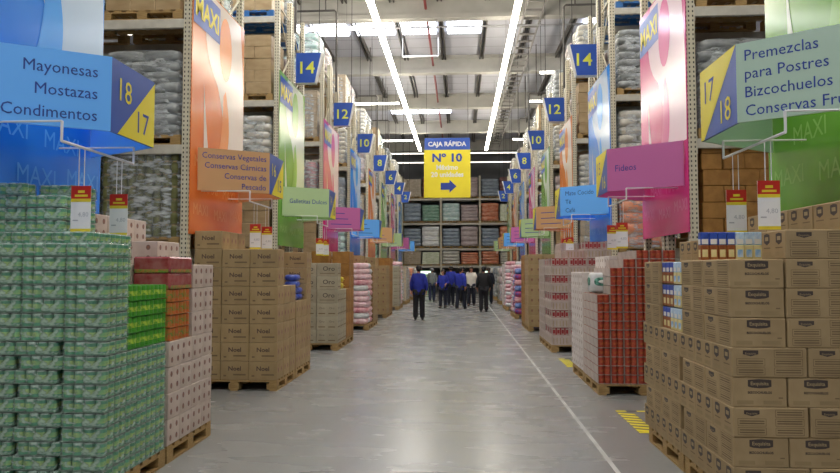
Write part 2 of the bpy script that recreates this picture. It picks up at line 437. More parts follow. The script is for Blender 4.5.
# pallets
def pallet_mb(w, d, m=0, fine=True):
    b = MB()
    for i in range(7):
        x = -w/2 + i*(w-.1)/6
        b.box(x, -d/2, .12, x+.1, d/2, .14, m)
    for y in (-d/2+.05, 0, d/2-.05): b.box(-w/2, y-.05, .1, w/2, y+.05, .12, m)
    for y in (-d/2+.05, 0, d/2-.05):
        for x in (-w/2+.07, 0, w/2-.07): b.box(x-.07, y-.05, .02, x+.07, y+.05, .1, m)
        b.box(-w/2, y-.05, 0, w/2, y+.05, .02, m)
    return b
PW, PD = 1.16, 1.0
PAL_ME = pallet_mb(PW, PD).mesh('pallet', 'wood'); PAL_BLUE = pallet_mb(PW, PD).mesh('pallet', 'plastic_blue')
def deck_me():
    b = MB()
    for i in range(7):
        y = -.49 + i*.147
        b.box(-.59, y, .12, .59, y+.1, .145)
    return b.mesh('deck', 'wood')
DECK = deck_me()
b = MB(); b.box(-.05,-.49,.1,.05,.49,.12); STR = b.mesh('stringer', 'wood')
b = MB(); b.box(-.07,-.06,.02,.07,.06,.1); BLK = b.mesh('block', 'wood')
b = MB(); b.box(-.05,-.49,0,.05,.49,.02); BOT = b.mesh('bottom_board', 'wood')
def floor_pallet(x, y, label):
    r = thing('wooden_pallet', label, 'pallet', (x, y, 0), 0, 'pallets under the floor stacks')
    part('deck', DECK, r)
    for dx in (-.54, 0, .54):
        part('stringer', STR, r, (dx, 0, 0)); part('bottom_board', BOT, r, (dx, 0, 0))
        for dy in (-.43, 0, .43): part('block', BLK, r, (dx*.965, dy, 0))
    return r

# ------------------------------------------------------------------ wrapped loads on the racks
_goods = {}
def goods(kind, seed):
    key = (kind, seed)
    if key in _goods: return _goods[key]
    rnd = random.Random(hash(kind) % 1000 + seed * 17 if False else sum(map(ord, kind)) + seed*17)
    b = MB(); H = {'cartons': 1.36, 'bags': 1.3, 'jars': 1.22, 'boxes': 1.28, 'drums': 1.2, 'slabs': 1.24}[kind] - .12*seed
    if kind in ('cartons', 'boxes'):
        nz, nx, ny = (5, 3, 2) if kind == 'cartons' else (6, 4, 3)
        if seed % 2: nx, ny = ny, nx
        for k in range(nz):
            a, c = (nx, ny) if k % 2 == 0 else (ny, nx)
            for i in range(a):
                for j in range(c):
                    if 0 < i < a-1 and 0 < j < c-1 and k < nz-1: continue
                    x0 = -.54 + i*1.08/a; y0 = -.48 + j*.96/c; q = rnd.uniform(-.008, .008)
                    b.cbox(x0+.004+q, y0+.004-q, .145+k*H/nz, x0+1.08/a-.004+q, y0+.96/c-.004-q, .145+(k+1)*H/nz-.004, .008)
    elif kind in ('bags', 'slabs'):
        nz = 8 if kind == 'bags' else 4 + seed % 2
        for k in range(nz):
            z0 = .145 + k*H/nz; a = (2 if k % 2 else 3) if kind == 'bags' else 1
            for i in range(a):
                for j in range(2 if kind == 'bags' else 1):
                    x0 = -.54 + i*1.08/a; y0 = -.48 + j*.48; q = rnd.uniform(-.02, .02); w = rnd.uniform(-.012, .012)
                    cx, cy = x0+.54/a+q, y0+.24+w
                    b.sphere((cx, cy if kind == 'bags' else w, z0+H/nz/2), (.54/a*1.03, .255 if kind == 'bags' else .495, H/nz*.56), 0, 20, 8, pw=.42 if kind == 'bags' else .26)
    elif kind == 'jars':
        nz = 7
        for k in range(nz):
            for i in range(9):
                for j in range(8):
                    if 0 < i < 8 and 0 < j < 7: continue
                    z0 = .145 + k*H/nz
                    b.cyl(-.48+i*.12, -.42+j*.12, (z0, z0+H/nz*.72, z0+H/nz*.86, z0+H/nz*.97), (.056,.056,.04,.043), (0,0,1), 8, 1)
    elif kind == 'drums':
        nz = 6
        for k in range(nz):
            for i in range(3):
                for j in range(3):
                    if i == 1 and j == 1 and k < nz-1: continue
                    z0 = .145 + k*H/nz; h = H/nz
                    b.cyl(-.36+i*.36, -.32+j*.32, (z0, z0+h*.08, z0+h*.86, z0+h*.98), (.15,.16,.16,.14), (0,0,1), 14, 1)
    _goods[key] = b; return b
_gm = {}
def goods_me(kind, seed, m):
    if (kind, seed, m) not in _gm: _gm[(kind, seed, m)] = goods(kind, seed).mesh('goods', [m, 'tape'] if kind != 'drums' else [m, 'goods_whitebag'])
    return _gm[(kind, seed, m)]
def wrap_me(H):
    b = MB(); nu = 26; nv = 9; rnd = random.Random(int(H*100)); vs = []; fs = []
    for i in range(nv+1):
        z = .1 + (H+.06)*i/nv
        for u in range(nu):
            ph = 2*PI*u/nu; c, s_ = math.cos(ph), math.sin(ph)
            k = 1/max(abs(c), abs(s_))**.88
            r = (1 if i < nv else .9)
            vs.append((c*k*.565*r + rnd.uniform(-.008,.008), s_*k*.505*r + rnd.uniform(-.008,.008), z))
    for i in range(nv):
        for u in range(nu): fs.append((i*nu+u, i*nu+(u+1)%nu, (i+1)*nu+(u+1)%nu, (i+1)*nu+u))
    fs.append(tuple(range(nv*nu, (nv+1)*nu)))
    b.add(vs, fs, 0, True); return b.mesh('stretch_wrap', 'stretch_film')
_wr = {}
KINDS = {  # kind, material, words, wrapped
    'silver': ('bags', 'goods_silver', 'silver wrapped bags', 1), 'white': ('bags', 'goods_whitebag', 'whitish bagged goods', 1),
    'tan': ('cartons', 'goods_tan', 'tan cartons', 0), 'deep': ('boxes', 'cardboard_deep', 'golden brown cartons', 0),
    'olive': ('jars', 'goods_olive', 'olive green jars', 1), 'pink': ('drums', 'goods_pinkload', 'pink tubs', 1),
    'blue': ('slabs', 'goods_bluegrey', 'blue-grey wrapped goods', 1), 'green': ('slabs', 'goods_greenload', 'dark green wrapped goods', 1),
    'teal': ('slabs', 'goods_tealload', 'white and teal wrapped goods', 1), 'orange': ('slabs', 'goods_orangeload', 'orange wrapped goods', 1),
    'rose': ('slabs', 'goods_rosegrey', 'rose-grey wrapped goods', 1), 'beige': ('boxes', 'goods_beige', 'beige boxes', 1),
    'snow': ('slabs', 'goods_purewhite', 'plain white goods', 0), 'moss': ('boxes', 'goods_mossdot', 'pale green cartons', 0),
    'maroon': ('slabs', 'goods_maroon', 'dark maroon goods', 1), 'palewhite': ('slabs', 'goods_whitebag', 'pale wrapped goods', 1),
}
def load(kind, x, y, z, label, group, seed=0, blue=False, rz=0, sc=None, wrap=True):
    g, m, words, wrapped = KINDS[kind]; wrapped = wrapped and wrap
    r = thing('pallet_load', label, 'pallet load', (x, y, z), rz, group)
    part('pallet', PAL_BLUE if blue else PAL_ME, r)
    part('goods', goods_me(g, seed, m), r)
    if wrapped:
        H = {'cartons': 1.36, 'bags': 1.3, 'jars': 1.22, 'boxes': 1.28, 'drums': 1.2, 'slabs': 1.24}[g] - .12*seed
        if H not in _wr: _wr[H] = wrap_me(H)
        part('stretch_wrap', _wr[H], r)
    if sc: r.scale = sc
    return r
plan = {  # (side,k): kinds for levels 1..4
    (-1,0): ('olive','silver','tan','white'), (-1,1): ('tan','white','tan','tan'), (-1,2): ('tan','pink','beige','teal'),
    (-1,3): ('teal','blue','white','beige'), (-1,4): ('rose','beige','rose','white'), (-1,5): ('green','white','silver','tan'),
    (-1,6): ('rose','blue','white','silver'), (-1,7): ('tan','silver','blue','white'),
    (1,0): ('deep','silver','tan','white'), (1,1): ('orange','white','silver','tan'), (1,2): ('beige','white','tan','white'),
    (1,3): ('tan','rose','white','silver'), (1,4): ('rose','silver','white','tan'), (1,5): ('tan','blue','rose','white'),
    (1,6): ('silver','beige','white','rose'), (1,7): ('blue','tan','silver','white')}
LVN = ('lowest', 'second', 'third', 'top')
for (side, k), ks in plan.items():
    for lv, kind in enumerate(ks):
        for row, fy in enumerate((.53, 1.69)):
            if row and lv < 2: continue
            for pos in (0, 1):
                if pos and not (k == 0 and row == 0): continue
                x = XE[side] + side*(.72 + 1.26*pos); y = FY[side] + PER*k + fy
                kd = kind if not row else random.choice(('silver', 'white', 'tan', 'teal', 'rose'))
                if pos: kd = random.choice(('silver', 'olive', 'tan', 'white')) if lv != 0 else kd
                words = KINDS[kd][2]
                end = ', nearest the aisle' if (k == 0 and row == 0 and pos == 0) else (', second from aisle' if pos else (', rear half' if row else ''))
                load(kd, x, y, LV[lv], f'{words} on {LVN[lv]} shelf, {spot(side, k)}{end}'.replace('rack at the', 'rack at').replace('wrapped bags', 'bags').replace(' goods', ' load'),
                     'pallet loads on the side racks', seed=(k+lv) % 2, blue=(lv == 3 and k % 3 == 1), rz=0)

# back rack
YK = 47.0; UX = [-9.69, -6.91, -4.13, -1.35, 1.43, 4.21, 6.99]; BL = (1.89, 3.12, 4.93, 6.68)
rk = thing('pallet_rack', 'wide cream pallet rack closing the far end of the aisle', 'rack', (0, YK, 0))
b = MB(); b.box(-.06,-.05,0,.06,.05,8.3); UPB = b.mesh('upright', 'cream_metal')
for x in UX:
    for y in (0, 1.05): part('upright', UPB, rk, (x, y, 0))
b = MB(); b.box(.06,-.03,-.14,2.72,.03,0); BB = b.mesh('shelf_beam', 'beam_metal')
b = MB(); b.box(.07,.05,-.1,2.71,1.0,-.06); BSH = b.mesh('shelf_panel', 'steel_dark')
for x in UX[:-1]:
    for z in BL:
        part('shelf_beam', BB, rk, (x, 0, z)); part('shelf_beam', BB, rk, (x, 1.05, z)); part('shelf_panel', BSH, rk, (x, 0, z))
rows = {3: ['rose','beige','rose','rose','beige','maroon','maroon','rose','blue','maroon','rose','blue'],
        2: ['silver','beige','rose','moss','blue','green','teal','rose','orange','moss','silver','tan'],
        1: ['tan','silver','blue','rose','blue','snow','blue','rose','blue','orange','white','beige'],
        0: ['beige','tan','beige','moss','beige','moss','palewhite','orange','orange','palewhite','moss','beige']}
BN = ['far left', 'left', 'left centre', 'right centre', 'right']
for lv, ks in rows.items():
    for i, kind in enumerate(ks):
        bay, h = divmod(i, 2); x = UX[bay] + .73 + 1.32*h
        hs = {0: .74, 1: 1.12, 2: 1.02, 3: 1.1}[lv]
        load(kind, x, YK+.55, BL[lv], f'{KINDS[kind][2]} in {"left" if not h else "right"} half of {["outer left","second","third","fourth","fifth","outer right"][bay]} bay, {LVN[lv]} back shelf',
             'pallet loads on the back rack', seed=(i+lv) % 2, sc=(1.13, 1, hs), wrap=False)

# ------------------------------------------------------------------ banners and signs
BCOL = {-1: ('blue','orange','green','pink','blue','orange','green','pink','blue'),
        1: ('green','pink','blue','orange','green','pink','blue','orange','green')}
def bez(p0, p1, p2, n=10):
    return [((1-t)**2*p0[0]+2*(1-t)*t*p1[0]+t*t*p2[0], (1-t)**2*p0[1]+2*(1-t)*t*p1[1]+t*t*p2[1]) for t in [i/n for i in range(n+1)]]
BW, BH = 2.16, 3.6
def banner(side, k):
    c = BCOL[side][k+1]; cx = XE[side] - side*.012
    yc = FY[side] + PER*k + DEP/2
    far = k > 2
    w = spot(side, k).replace('rack ', 'rack end ')
    r = thing('banner', f'{c} glossy printed banner hung on the {w}', 'banner', (cx, yc, 2.13), 0, 'banners on the rack ends')
    # viewer frame: u runs from viewer's left to right
    u = Vector((0, -side, 0)); v = Vector((0, 0, 1)); o = Vector((0, 0, 0)) - u*BW/2
    b = MB(); b.rect(o, u, v, 0, 0, BW, BH, 0, 0, .012)
    if not far:
        for i, (x, z) in enumerate(((.4,.95),(1.15,.95),(1.8,.9),(.75,.62),(1.5,.6),(.38,.28),(1.15,.25),(1.85,.3))):
            b.text('MAXI', .23, o, u, v, x, z, 1, .003)
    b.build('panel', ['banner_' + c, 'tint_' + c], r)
    b = MB()
    b.poly(o, u, v, bez((.62,BH-.02),(.2,2.75),(.95,2.3)) + bez((.95,2.3),(1.25,1.9),(1.35,1.22)) + [(2.14,1.22)] + bez((2.14,1.22),(2.2,2.6),(1.95,BH-.02)), 0, .002)
    b.build('pale_swoosh', 'swoosh_' + c, r)
    b = MB(); b.poly(o, u, v, [(1.28+.27*math.cos(a), 2.95+.5*math.sin(a)) for a in [2*PI*i/20 for i in range(20)]], 0, .004)
    b.poly(o, u, v, bez((1.35,1.22),(1.6,1.7),(1.3,2.3)) + bez((1.2,2.2),(1.2,1.6),(1.0,1.22)), 0, .004)
    b.build('colour_swoosh', 'tint_' + c, r)
    b = MB(); b.poly(o, u, v, [(.45,1.22),(.62,1.22),(.5,1.75),(.42,2.2)], 0, .004); b.build('pale_stroke', 'swoosh_' + c, r)
    b = MB(); b.rect(o, u, v, .02, 2.95, 1.02, 3.5, 0, .006); pl = b.build('brand_label', 'sign_blue', r)
    b = MB(); b.text('MAXI', .4, o, u, v, .52, 3.08, 0, .009, bold=.03, sx=.95); part('lettering', b.mesh('lettering', 'sign_yellow'), pl)
for side in (-1, 1):
    for k in KS: banner(side, k)

TXT = {(-1,-1): ('18','17','Mayonesas','Mostazas','Condimentos'), (1,-1): ('17','18','Premezclas','para Postres','Bizcochuelos','Conservas Frutas'),
       (-1,0): ('16','15','Conservas Vegetales','Conservas Cárnicas','Conservas de','Pescado'), (1,0): ('15','16','Fideos'),
       (-1,1): ('14','13','Galletitas Dulces'), (1,1): ('13','14','Mate Cocido','Té','Café')}
def tag_me():
    b = MB(); o = (0,0,0); u = Vector((1,0,0)); v = Vector((0,0,1))
    b.rect(o,u,v,-.08,-.36,.08,0,0,0,.003)
    b.rect(o,u,v,-.08,-.1,.08,0,1,.001); b.rect(o,u,v,-.08,-.125,.08,-.1,2,.001); b.rect(o,u,v,-.08,-.36,.08,-.335,2,.001)
    b.rect(o,u,v,-.05,-.085,.055,-.068,2,.002); b.rect(o,u,v,-.025,-.055,.03,-.035,2,.002)
    b.rect(o,u,v,-.062,-.275,-.02,-.265,3,.001); b.text('4,80', .05, o,u,v,.02,-.24,3,.001)
    return b.mesh('card', ['paper_white','ink_red','ink_yellow','ink_grey'])
TAGM = tag_me()
b = MB(); b.tube([(-.022,0,0),(-.022,0,.29)], .0035, 4); b.tube([(.022,0,0),(.022,0,.29)], .0035, 4); STRG = b.mesh('strings', 'rod_white')
def aisle_sign(side, k):
    c = {'blue':'blue','orange':'orange','green':'green','pink':'pink'}[BCOL[side][k+1]]
    mat_ = 'sign_mint' if (side, k) == (1, -1) else 'board_' + c
    yc = 5.43 + PER*(k+1); xc = {-1: -2.78, 1: 2.09}[side]; xb = XE[side] - side*.03
    nice = {'pink':'purple-pink','orange':'tan-orange','green':'pale green','blue':'sky blue'}[c] if (side,k)!=(1,-1) else 'mint green'
    txt = TXT.get((side, k)); z0, z1 = 2.75, 3.35
    desc = f'{nice} aisle category sign jutting out from the {spot(side, k)}'
    if k in (-1, 0): desc = {(-1,-1):'large sky blue aisle sign reading Mayonesas Mostazas Condimentos', (1,-1):'large mint green aisle sign reading Premezclas para Postres Bizcochuelos',
                          (-1,0):'tan aisle sign reading Conservas Vegetales Conservas Cárnicas', (1,0):'purple-pink aisle sign reading Fideos'}[(side,k)]
    r = thing('aisle_sign', desc, 'sign', (xb, yc, z0), 0, 'aisle category signs')
    H = z1 - z0; dx = xc - xb
    nb, nf = (-.88 if side < 0 else -.98), -.37
    pts = [(0, nb), (dx, nf), (dx, -nf), (0, -nb)]
    def panel(p, q, name, m):   # p,q plan points, left to right for the outside viewer
        u = Vector((q[0]-p[0], q[1]-p[1], 0)); L = u.length; u.normalize(); v = Vector((0,0,1)); o = Vector((p[0], p[1], 0))
        return u, v, o, L
    # viewer outside in front (camera side): left side sign runs base -> corner left to right
    near = (pts[0], pts[1]) if side < 0 else (pts[1], pts[0])
    rear = (pts[2], pts[3]) if side < 0 else (pts[3], pts[2])
    endp = (pts[1], pts[2]) if side < 0 else (pts[2], pts[1])
    for nm, (p_, q_) in (('front_panel', near), ('rear_panel', rear)):
        u, v, o, L = panel(p_, q_, nm, mat_)
        b = MB(); b.rect(o, u, v, 0, 0, L, H, 0, 0, .02); fp = b.build(nm, mat_, r)
        if nm == 'front_panel' and txt:
            lines = txt[2:]; b = MB()
            nl = len(lines); sz = {1: .13, 3: .13, 4: .118}[nl]
            for i, ln in enumerate(lines):
                y = H*.47 + (1-i)*.175 - sz*.3 if nl == 3 else H*(1-(i+.5)/nl) - sz*.3
                if side < 0: al, x = ('r', L-(.1 if k == -1 else .05))
                else: al, x = ('l', .06 if k == -1 else .12)
                if nl == 1: y = H*.45
                if nl == 4: y = H*(1-(i+.74)/4.3) - sz*.3
                b = MB(); b.text(ln, sz, o, u, v, x, y, 0, .002, al, sx=.92)
                part('lettering', b.mesh('lettering', 'ink_blue'), fp)
        elif nm == 'front_panel':
            for i in range(3):
                b = MB(); b.rect(o, u, v, .15, .12+.15*i, .15+.6-.1*i, .14+.15*i, 0, .002); part('lettering', b.mesh('lettering', 'ink_blue'), fp)
    u, v, o, L = panel(*endp, 'end_panel', 'sign_blue')
    b = MB(); b.rect(o, u, v, 0, 0, L, H, 0, 0, .02); ep = b.build('end_panel', 'sign_blue', r)
    b = MB()
    b.poly(o, u, v, [(0,0),(L*.1,0),(L,H),(0,H)] if side > 0 else [(L*.14,0),(L,0),(L,H*.98)], 0, .002)
    part('yellow_triangle', b.mesh('yellow_triangle', 'sign_yellow'), ep)
    if txt:
        b = MB()
        if side < 0:
            b.text(txt[0], .27, o, u, v, L*.3, H*.47, 1, .004, sx=.95); b.text(txt[1], .27, o, u, v, L*.72, H*.13, 0, .004, sx=.95)
        else:
            b.text(txt[0], .27, o, u, v, L*.28, H*.5, 0, .004, sx=.95); b.text(txt[1], .27, o, u, v, L*.72, H*.1, 1, .004, sx=.95)
        part('numbers', b.mesh('numbers', ['ink_blue', 'sign_yellow']), ep)
    b = MB(); zr = -.15; xr = (dx + side*.17)
    b.tube([(xr, -.74, .0), (xr, -.74, zr), (xr, .34, zr), (xr, .34, 0)], .011, 6); b.tube([(xr, -.74, 0), (0, -.74, 0)], .008, 5); b.tube([(xr, .34, 0), (0, .34, 0)], .008, 5)
    b.build('hanging_rod', 'rod_white', r)
    if k <= 1:
        for i, dy in enumerate((-.47, .1)):
            lab = f'{"nearer" if i == 0 else "farther"} price card hanging under the {nice} sign of the {SIDE[side]} racks'
            pt = thing('price_tag', lab, 'price tag', (xb+xr, yc+dy, z0+zr-.29-.012), 0, 'hanging price cards')
            part('card', TAGM, pt); part('strings', STRG, pt)
for side in (-1, 1):
    for k in KS: aisle_sign(side, k)

def number_sign(side, k):
    num = str(16-2*k); y = 14.25 + PER*(k-1); xi = {-1: -3.62, 1: 2.92}[side]; d = -side; z = 5.77
    if side > 0: y -= .2
    r = thing('number_sign', f'blue hanging number {num} sign on the {SIDE[side]} side of the aisle', 'sign', (xi, y, z), 0, 'blue hanging number signs')
    def P(x): return d*x
    pl = [(P(.0),0),(P(.42),0),(P(.56),.67),(P(0),.67)] if d > 0 else [(P(.42),0),(P(.0),0),(P(0),.67),(P(.56),.67)]
    b = MB()
    wp = [(P(0),0),(P(.44),0),(P(.61),.67),(P(0),.67)] if d > 0 else [(P(.44),0),(P(0),0),(P(0),.67),(P(.61),.67)]
    b.poly((0,0,0), (1,0,0), (0,0,1), wp, 0, 0, .16); body = b.build('box', 'white', r)
    b = MB(); b.poly((0,0,0), (1,0,0), (0,0,1), pl, 0, .003); fc = b.build('face', 'sign_blue', r)
    b = MB(); b.text(num, .38, (0,0,0), (1,0,0), (0,0,1), P(.26), .21, 0, .006, bold=.012, sx=1.08); part('number', b.mesh('number', 'print_number'), fc)
    b = MB(); b.poly((0,.16,0), (-1,0,0), (0,0,1), [(-x, q) for x, q in reversed(pl)][::1], 0, .003); b.build('rear_face', 'sign_blue', r)
    for x in (.08, .5):
        b = MB(); b.tube([(P(x), .08, .67), (P(x), .08, ZR-z-.01)], .009, 5); b.build('cable', 'black', r)
for side in (-1, 1):
    for k in range(1, 8): number_sign(side, k)

# big yellow banner
Y0 = 30.0; r = thing('hanging_sign', 'yellow hanging checkout sign with blue header and blue arrow', 'sign', (-.57, Y0, 4.9))
u, v = (1,0,0), (0,0,1)
b = MB(); b.rect((0,0,0), u, v, -1.06, 0, 1.06, 2.2, 0, 0, .04); bd = b.build('body', 'sign_yellow', r)
b = MB(); b.rect((0,0,0), u, v, -1.04, 2.2, 1.04, 2.75, 0, 0, .04); hd = b.build('header', 'sign_blue', r)
b = MB(); b.text('CAJA RÁPIDA', .29, (0,0,0), u, v, 0, 2.37, 0, .006, bold=.03); part('lettering', b.mesh('lettering', 'white'), hd)
b = MB(); b.text('Nº 10', .52, (0,0,0), u, v, 0, 1.66, 0, .006, bold=.035, sx=1.1)
b.poly((0,0,0), u, v, [(-.3,.36),(.1,.36),(.1,.22),(.42,.52),(.1,.82),(.1,.68),(-.3,.68)], 0, .006); part('arrow_and_number', b.mesh('arrow_and_number', 'ink_blue'), bd)
b = MB(); b.text('Máximo', .31, (0,0,0), u, v, 0, 1.29, 0, .006, bold=.03); b.text('20 unidades', .31, (0,0,0), u, v, 0, .96, 0, .006, bold=.03); part('small_lettering', b.mesh('small_lettering', 'white'), bd)
for x in (-.95, .95):
    b = MB(); b.tube([(x, .02, 2.75), (x, .02, ZR-4.91)], .01, 5); b.build('cable', 'wire', r)

# ------------------------------------------------------------------ goods on the floor pallets
def carton_me(w, d, h, m, front=None, aisle=None, fl=None):
    """carton centred in x,y with base z=0; prints drawn on the four sides; printing callbacks get (mb, o, u, v, W, H)"""
    b = MB(); b.cbox(-w/2, -d/2, 0, w/2, d/2, h, .006)
    b.rect((0,0,h), (1,0,0), (0,1,0), -w/2+.01, -.025, w/2-.01, .025, 1, .0008)
    faces = {'f': ((0,-d/2,0), (1,0,0), w), 'b': ((0,d/2,0), (-1,0,0), w), 'r': ((w/2,0,0), (0,1,0), d), 'l': ((-w/2,0,0), (0,-1,0), d)}
    for key, fn in (('f', front), ('b', front if fl is None else fl), ('r', aisle), ('l', aisle)):
        if fn:
            o, u, W = faces[key]; fn(b, o, u, (0,0,1), W, h)
    return b
TX = ['cardboard','tape','print_dark','print_mid','print_light','print_faint']
def pr_logo(b, o, u, v, W, H):
    b.poly(o, u, v, [(-.076,H*.92),(-.076,H*.7),(-.05,H*.66),(0,H*.64),(.05,H*.66),(.076,H*.7),(.076,H*.92),(0,H*.95)], 2, .001)
    b.text('Exquisita', .033, o, u, v, 0, H*.745, 4, .002, bold=.02)
    b.text('BIZCOCHUELOS', .021, o, u, v, 0, H*.46, 2, .001, bold=.03)
    b.rect(o, u, v, -W*.42, H*.1, -W*.12, H*.23, 5, .001); b.rect(o, u, v, W*.06, H*.1, W*.4, H*.23, 5, .001); b.rect(o, u, v, W*.34, H*.3, W*.42, H*.34, 3, .001)
def pr_boxes(b, o, u, v, W, H):
    for c, x in ((0, -W*.25), (1, W*.25)):
        n = 3
        for i in range(n):
            y0 = H*(.08+.3*i); x0, x1 = x-W*.19, x+W*.19
            if c == 0 and i == 2:
                b.poly(o, u, v, [(x-.05,y0+.045),(x-.05,y0+.02),(x,y0+.006),(x+.05,y0+.02),(x+.05,y0+.045)], 2, .001); b.text('Exquisita', .02, o, u, v, x, y0+.018, 4, .002); continue
            for (a0,b0,a1,b1) in ((x0,y0,x1,y0+.003),(x0,y0+H*.24,x1,y0+H*.24+.003),(x0,y0,x0+.003,y0+H*.24),(x1-.003,y0,x1,y0+H*.24)): b.rect(o,u,v,a0,b0,a1,b1,3,.001)
            for q in range(2): b.rect(o, u, v, x0+.012, y0+H*.07+q*H*.08, x1-.012, y0+H*.11+q*H*.08, 3, .001)
def pr_shield(b, o, u, v, W, H):
    for x in (-W*.25, W*.25):
        b.poly(o, u, v, [(x-.042,H*.88),(x-.042,H*.6),(x,H*.5),(x+.042,H*.6),(x+.042,H*.88),(x,H*.92)], 2, .001)
        b.rect(o, u, v, x-.024, H*.66, x+.024, H*.8, 4, .002); b.rect(o, u, v, x-.05, H*.38, x+.05, H*.42, 3, .001); b.rect(o, u, v, x-.06, H*.12, x+.06, H*.26, 5, .001)
CW, CL, CH = .352, .485, .1955
CA = carton_me(CW, CL, CH, 0, pr_logo, pr_boxes, pr_shield).mesh('carton', TX)

def instc(name, me, x, y, z, label, cat, group, rz=0, kids=()):
    o = ob(name, me, None, (x, y, z), rz); tag(o, label, cat, group)
    for nm, km in kids: part(nm, km, o)
    return o

def stack(me, name, side, y0, z0, size, hts, desc, where, group, cat='carton', gap=.003, x0=None, jit=.004, kids=(), base=None, shift=None):
    """hts[i][j] = layers; i counts from the aisle inwards, j from the camera backwards. me may be callable (i,j,k) -> (mesh, rz, kids)"""
    sx, sy, sz = size; x0 = XP[side] if x0 is None else x0
    base = base or [[0]*len(r) for r in hts]
    def Hh(i, j):
        if i < 0 or j < 0 or i >= len(hts) or j >= len(hts[i]): return -1
        return hts[i][j]
    for i in range(len(hts)):
        for j in range(len(hts[i])):
            for k in range(base[i][j], hts[i][j]):
                top = k == hts[i][j]-1
                low = min(Hh(i-1, j), Hh(i, j-1))
                if not (low < hts[i][j] or (top and z0+(k+1)*sz < 1.6)): continue
                e = random.uniform(-jit, jit)
                x = x0 + side*((i+.5)*sx + jit + e*.5); y = y0 + (j+.5)*sy + random.uniform(-1,1)*0 + jit
                if shift: x += side*shift(i, j, k)
                q, rz, kd = me(i, j, k) if callable(me) else (me, 0, kids)
                pos = f'{ORD[i]} from aisle' if j == 0 else (f'{ORD[j]} along aisle' if i == 0 else f'{ORD[j]} row, {ORD[i]} inward')
                lab = f'{desc}, {ORD[k]} layer up, {pos}, {where}'
                instc(name, q, x, y, z0 + k*sz + .001, lab, cat, group, rz, kd)

PT = .146
def pallets(side, k, y0, tone):
    for i in (0, 1):
        floor_pallet(XP[side] + side*.6, y0 + .5 + i*1.02, f'wooden pallet under the {"near" if i == 0 else "far"} half of the {rowname(k, side)}')

# ---- R1 : baking mix cartons
y0 = 4.54; pallets(1, -1, y0, '')
def interlock(y0, layers, x0):
    for k in range(layers):
        z = PT + k*(CH+.001)
        A = [(i, j, x0+(i+.5)*(CW+.008), y0+(j+.5)*(CL+.01), 0) for i in range(3) for j in range(2)]
        B = [(i, j, x0+(i+.5)*(CL+.008), y0+(j+.5)*(CW+.002)-.02*j, PI/2) for i in range(2) for j in range(3)]
        B = [(i, j, x, y0 + (j+.5)*(CW+.001), rz) for i, j, x, y, rz in B]
        C = [c for c in A if c[0] == 0] + [(1, j, x0+CW+.016+CL/2, y0+(j+.5)*(CW+.001), PI/2) for j in range(3)] + \
            [(2, j, x0+CW+.026+CL+CW/2, y0+(j+.5)*(CL+.01), 0) for j in range(2)]
        yield k, z, (C if k > 4 else (A if k % 2 else B))
where = 'near pallet, front right stack'
for k, z, cells in interlock(y0, 9, 1.80):
    for (i, j, x, y, rz) in cells:
        if k == 8 and (i == 0 or (i == 1 and j > 0)): continue
        if k < 4 and not (i == 0 or j == 0): continue
        pos = f'{ORD[i]} from aisle, {ORD[j]} row'
        instc('baking_mix_carton', CA, x + random.uniform(-.003,.003), y, z, f'baking-mix carton, {ORD[k]} layer up, {pos}, {where}', 'carton', 'baking-mix cartons in the front right stack', rz)
where = 'far pallet, front right stack'; y1 = y0 + 1.07
for k, z, cells in interlock(y1, 9, 1.80):
    for (i, j, x, y, rz) in cells:
        lastj = max(c[1] for c in cells if c[0] == 0)
        if 5 <= k and i == 0 and j < lastj: continue
        if k >= 8 and i == 0: continue
        pos = f'{ORD[i]} from aisle, {ORD[j]} row'
        instc('baking_mix_carton', CA, x, y, z, f'baking-mix carton, {ORD[k]} layer up, {pos}, {where}', 'carton', 'baking-mix cartons in the front right stack', rz)
# extra top row behind, under the green banner
for j in range(4):
    instc('baking_mix_carton', CA, 2.79, 4.74 + j*.362, PT + 9*(CH+.001), f'baking-mix carton topping the front right stack under green banner, {ORD[j]} from the camera', 'carton', 'baking-mix cartons in the front right stack', PI/2)
# packets
def packet_me(mb, mt):
    b = MB(); b.cbox(-.045, -.03, 0, .045, .03, .1, .004, 0); b.cbox(-.045, -.03, .1, .045, .03, .185, .004, 1)
    b.rect((0,-.03,0), (1,0,0), (0,0,1), -.035, .105, .035, .14, 2, .001); b.rect((-.045,0,0), (0,-1,0), (0,0,1), -.024, .105, .024, .14, 2, .001)
    b.rect((0,-.03,0), (1,0,0), (0,0,1), -.03, .02, .03, .07, 3, .001); b.rect((-.045,0,0), (0,-1,0), (0,0,1), -.02, .02, .02, .07, 3, .001)
    return b.mesh('packet', [mb, mt, 'white', 'pack_cream' if mb == 'pack_brown' else 'pack_sky'])
PKB = packet_me('pack_brown', 'pack_blue'); PKC = packet_me('pack_cream', 'pack_sky')
for row in range(3):
    z = PT + (5+row)*(CH+.001) + .001
    for c in range(7 if row < 2 else 6):
        m_, nm = (PKC, 'cream and sky blue') if c < 2 + (row == 0) else (PKB, 'brown and blue')
        y = y1 + .05 + c*.098 - (.0 if row else .0)
        instc('mix_packet', m_, 1.86 + row*.0, y, z, f'{nm} mix packet, {["lower","middle","upper"][row]} display row, {ORD[c]} along the aisle', 'packet', 'mix packets in the display opening', -PI/2)
z = PT + 8*(CH+.001) + .001
for c in range(7):
    m_, nm = (PKB, 'brown and blue') if c < 4 else (PKC, 'cream and sky blue')
    o_ = instc('mix_packet', m_, 1.89+.066*c, 5.25, z, f'{nm} mix packet standing on top of the cartons, {ORD[c]} from the aisle', 'packet', 'mix packets on top of the cartons')
    o_.scale = (.7, 1, 1.16)

